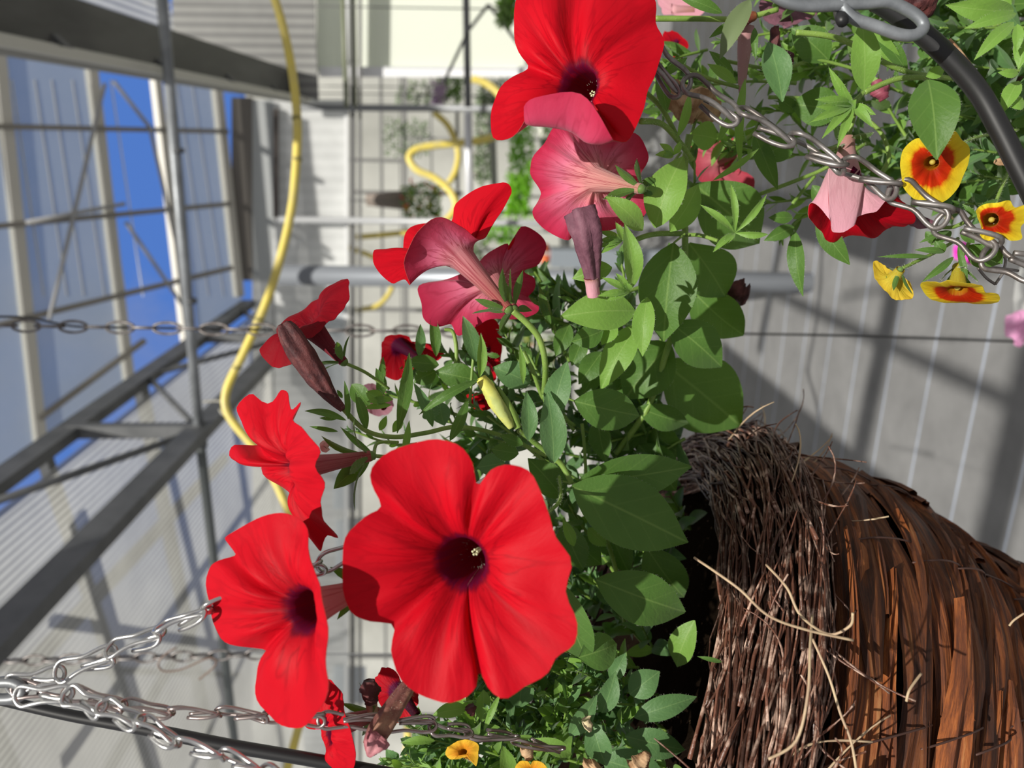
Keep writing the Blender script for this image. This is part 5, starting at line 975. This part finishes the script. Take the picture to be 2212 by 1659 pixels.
p4 = Plant('orange_calibrachoa', 'trailing plant with yellow rimmed orange blooms spilling from the second basket', 'plant', P(2150, 250, .46))
flower(p4, (2012, 352, .345), (2040, 330, .375), [(1945, 348), (1955, 318), (1985, 298), (2012, 318), (2040, 292), (2062, 282), (2078, 302), (2094, 318), (2092, 352), (2080, 382), (2068, 408), (2042, 434), (2012, 440), (2002, 432), (1975, 430), (1952, 405), (1948, 378)], rt=.003, rb=.0016, gx=.1, gy=.1, mats=(calf, calb), seed=81, out=.35, lift=.12, ruf=.0005, label='round yellow rimmed bloom with an orange red heart', cal=(.008, .0012))
flower(p4, (2140, 475, .335), (2165, 470, .365), [(2112, 468), (2112, 450), (2130, 440), (2155, 438), (2180, 433), (2192, 448), (2215, 444), (2225, 470), (2205, 490), (2208, 515), (2185, 520), (2160, 512), (2135, 520), (2118, 508), (2120, 490)], rt=.003, rb=.0016, gx=.1, gy=.1, mats=(calf, calb), seed=82, out=.35, lift=.1, ruf=.0012, label='crumpled orange bloom with yellow edges at the photo edge', cal=(.008, .0012))
flower(p4, (2068, 625, .345), (2070, 575, .352), [(1988, 615, -.002), (2002, 640, .006), (2030, 652, .010), (2080, 655, .012), (2130, 657, .008), (2158, 650, 0), (2155, 636, -.008), (2130, 632, -.010), (2120, 618, -.016), (2090, 613, -.018), (2050, 606, -.018), (2030, 612, -.016), (2005, 608, -.010)], rt=.004, rb=.0022, mats=(calf, calb), seed=83, out=.3, lift=.2, ruf=.0004, label='yellow and orange bloom seen edge-on, lowest of its plant', cal=(.014, .0014))
flower(p4, (1930, 602, .355), (1945, 582, .350), [(1886, 566), (1905, 568), (1918, 580), (1935, 590), (1955, 600), (1972, 625), (1970, 645), (1948, 648), (1930, 645), (1905, 622), (1890, 598)], rt=.003, rb=.0018, mats=(calb, calb), seed=84, out=.35, lift=.2, ruf=.0005, label='dull yellow bloom seen from behind', cal=(.012, .0012), stam=False)
for c in ((2048, 460),):
    m = MB(); c_ = P(*c, .345)
    for k in range(6):
        a_ = k*1.05; m.tube([c_, c_+(R*math.cos(a_)+U*math.sin(a_))*.0035-F*.001], .0005, 5)
    m.build('stamen_cluster', mat('pale yellow stamens', (.80, .72, .35), .6), p4.root)
for pts, w in (([(2130, 450, .36), (2100, 470, .36), (2060, 490, .36), (2020, 490, .36)], 9), ([(2070, 575, .352), (2090, 530, .36), (2110, 500, .365)], 8), ([(1948, 580, .35), (1990, 560, .355), (2030, 540, .36), (2070, 515, .365)], 8), ([(2150, 440, .38), (2170, 390, .39), (2185, 360, .40)], 8), ([(2040, 335, .375), (2100, 300, .40), (2200, 280, .42)], 7)):
    stem(p4, pts, w)
for a in ((2050, 500, 1985, 525, 12, .35), (2100, 470, 2155, 430, 18, .345), (2112, 470, 2078, 440, 12, .35), (2075, 495, 2105, 525, 22, .35), (2130, 510, 2165, 570, 32, .345), (2090, 530, 2160, 570, 50, .36), (2040, 545, 1975, 540, 14, .35), (2010, 555, 1895, 555, 10, .35), (2060, 555, 1990, 610, 16, .345), (2055, 500, 2010, 530, 22, .355), (2000, 500, 2020, 530, 20, .36), (2070, 530, 2090, 612, 14, .348), (2040, 545, 2020, 520, 24, .352)):
    leaf(p4, *a, roll=rnd.uniform(-.3, .3), mt=leafm)
for a in ((2196, 30, 2083, 62, 26, .33), (2190, 48, 2104, 130, 30, .328), (2198, 52, 2196, 114, 22, .325), (2190, 22, 2042, 10, 46, .34), (2200, 160, 2155, 156, 18, .34), (2200, 175, 2165, 245, 34, .35), (2212, 220, 2180, 230, 30, .35), (2180, 20, 2160, -20, 26, .34), (2230, 60, 2200, 150, 40, .33)):
    leaf(p4, *a, roll=rnd.uniform(-.3, .3), mt=leafy)
for i, (p0, p1, n, ln, wd) in enumerate((((2290, 60, .44), (2030, 60, .43), 14, 90, 36), ((2290, 160, .44), (2060, 140, .43), 14, 90, 36), ((2290, 260, .44), (2080, 230, .43), 14, 84, 34), ((2290, 340, .44), (2090, 320, .43), 14, 84, 34), ((2280, 420, .43), (2110, 380, .42), 12, 80, 30), ((2180, 380, .46), (2000, 400, .44), 10, 84, 34), ((2200, 40, .46), (2000, 130, .46), 12, 90, 36), ((2190, 460, .42), (2080, 440, .41), 9, 70, 26), ((2120, 260, .46), (1980, 250, .46), 10, 80, 30))):
    mid = ((p0[0]+p1[0])/2+rnd.uniform(-20, 20), (p0[1]+p1[1])/2+rnd.uniform(-20, 20), (p0[2]+p1[2])/2)
    spray(p4, [p0, mid, p1], 8, n, ln, wd, 700+i, mi=i % 2, s0=.03)
wilt(p4, [(2050, 85, .40), (2085, 130, .40), (2100, 165, .40), (2110, 200, .40)], 16, .40, dried, 'dried_petals', seed=86, prof_=[.5, .6, 1, .4], crumple=.3)
wilt(p4, [(2150, 348, .36), (2175, 350, .36), (2192, 350, .36)], 20, .36, dried, 'dried_petals', seed=87, prof_=[.5, 1, .7], crumple=.4, label='curled tan scrap beside the black hanger')
for i in range(34):
    x = qf.uniform(2010, 2290); y = qf.uniform(-20, 450); dd = .48+.07*qf.random(); a_ = qf.uniform(2.2, 4.2)
    spray(p4, [(x, y, dd+.01), (x+70*math.cos(a_), y+50*math.sin(a_), dd), (x+130*math.cos(a_), y+90*math.sin(a_), dd-.01)], 8, 10, qf.uniform(80, 110), qf.uniform(34, 50), 1600+i, mi=0, s0=.05)
p4.finish([leafm, leafblue])
# second basket: plastic pot, its soil and the black spider clip
sb = thing('hanging_pot', 'dark pot of the second basket, mostly buried in leaves', 'pot', P(2330, 120, .62))
m = MB(); c = P(2420, 60, .60); rows = []
for r, h in ((.0, .0), (.12, .0), (.135, -.005), (.14, -.01), (.12, -.08), (.10, -.15), (.0, -.15)):
    rows.append([c+Z*h+V(math.cos(2*math.pi*k/36), math.sin(2*math.pi*k/36), 0)*r for k in range(36)])
m.grid(rows, 0, None, True); m.build('pot', mat('dark plastic pot', (.03, .03, .03), .5), sb)
MB().add([c+V(math.cos(2*math.pi*k/36), math.sin(2*math.pi*k/36), 0)*.118+Z*.002 for k in range(36)], [tuple(range(36))]).build('soil_surface', soil, sb)
m = MB()
for pts in ([(2110, 575), (2165, 580), (2200, 585)], [(2112, 578), (2130, 600), (2150, 614)], [(2150, 614), (2168, 588)], [(2168, 585), (2172, 560), (2160, 545)]):
    m.tube(pxpath(pts, .38, 8), .0007, 6)
tag(m.build('wire_clip', chaindark, None), 'small black bent wire clip beside the edge-on orange bloom', 'clip')
# ---- things standing on or over the floor on the lower right side
pm = MB(); c = P(2290, 640, .95); rows = []; ax = (U*.5+R*.3-F*.2)
for i, r in enumerate((.0, .085, .09, .07, .062, .0)):
    rows.append([c - Z*(0, 0, .01, .09, .13, .13)[i] + V(math.cos(2*math.pi*k/28), math.sin(2*math.pi*k/28), 0)*r for k in range(28)])
tag(pm.grid(rows, 0, None, True).build('white_pot', mat('white glazed pot', (.88, .88, .86), .3), None), 'glossy white pot partly in view beyond the orange blooms', 'pot')
def blob(name, label, x, y, d, rx, n, mt, grp=None):
    m = MB(); q = random.Random(int(x)); c = P(x, y, d); s = d/FPX
    for k in range(n):
        a_ = 2*math.pi*k/n; e = c+(R*math.cos(a_)+U*math.sin(a_)*1.1)*rx*s; leafgeo(m, c, e, rx*s*.55, -F+Z*.4, .15, .1, 0, 0, k, 7, 1.2)
    return tag(m.build(name, mt, None), label, 'flower', grp)
pk = mat('magenta petals', (.85, .06, .60), .5, trans=.3, tcol=(.9, .1, .6)); pk2 = mat('light pink petals', (.85, .40, .66), .5, trans=.3)
blob('pink_flower', 'magenta bloom peeping between the orange plant and the wire clip', 2078, 545, .9, 22, 5, pk)
blob('pink_flower', 'second smaller magenta bloom next to the wire clip', 2094, 556, .92, 15, 5, pk)
blob('pink_flower', 'blurred light pink bloom at the end of the dark irrigation line', 2200, 705, 1.0, 34, 5, pk2)
blob('pink_flower', 'tiny mauve bloom beside the light pink one', 2200, 738, 1.02, 12, 5, pk2)
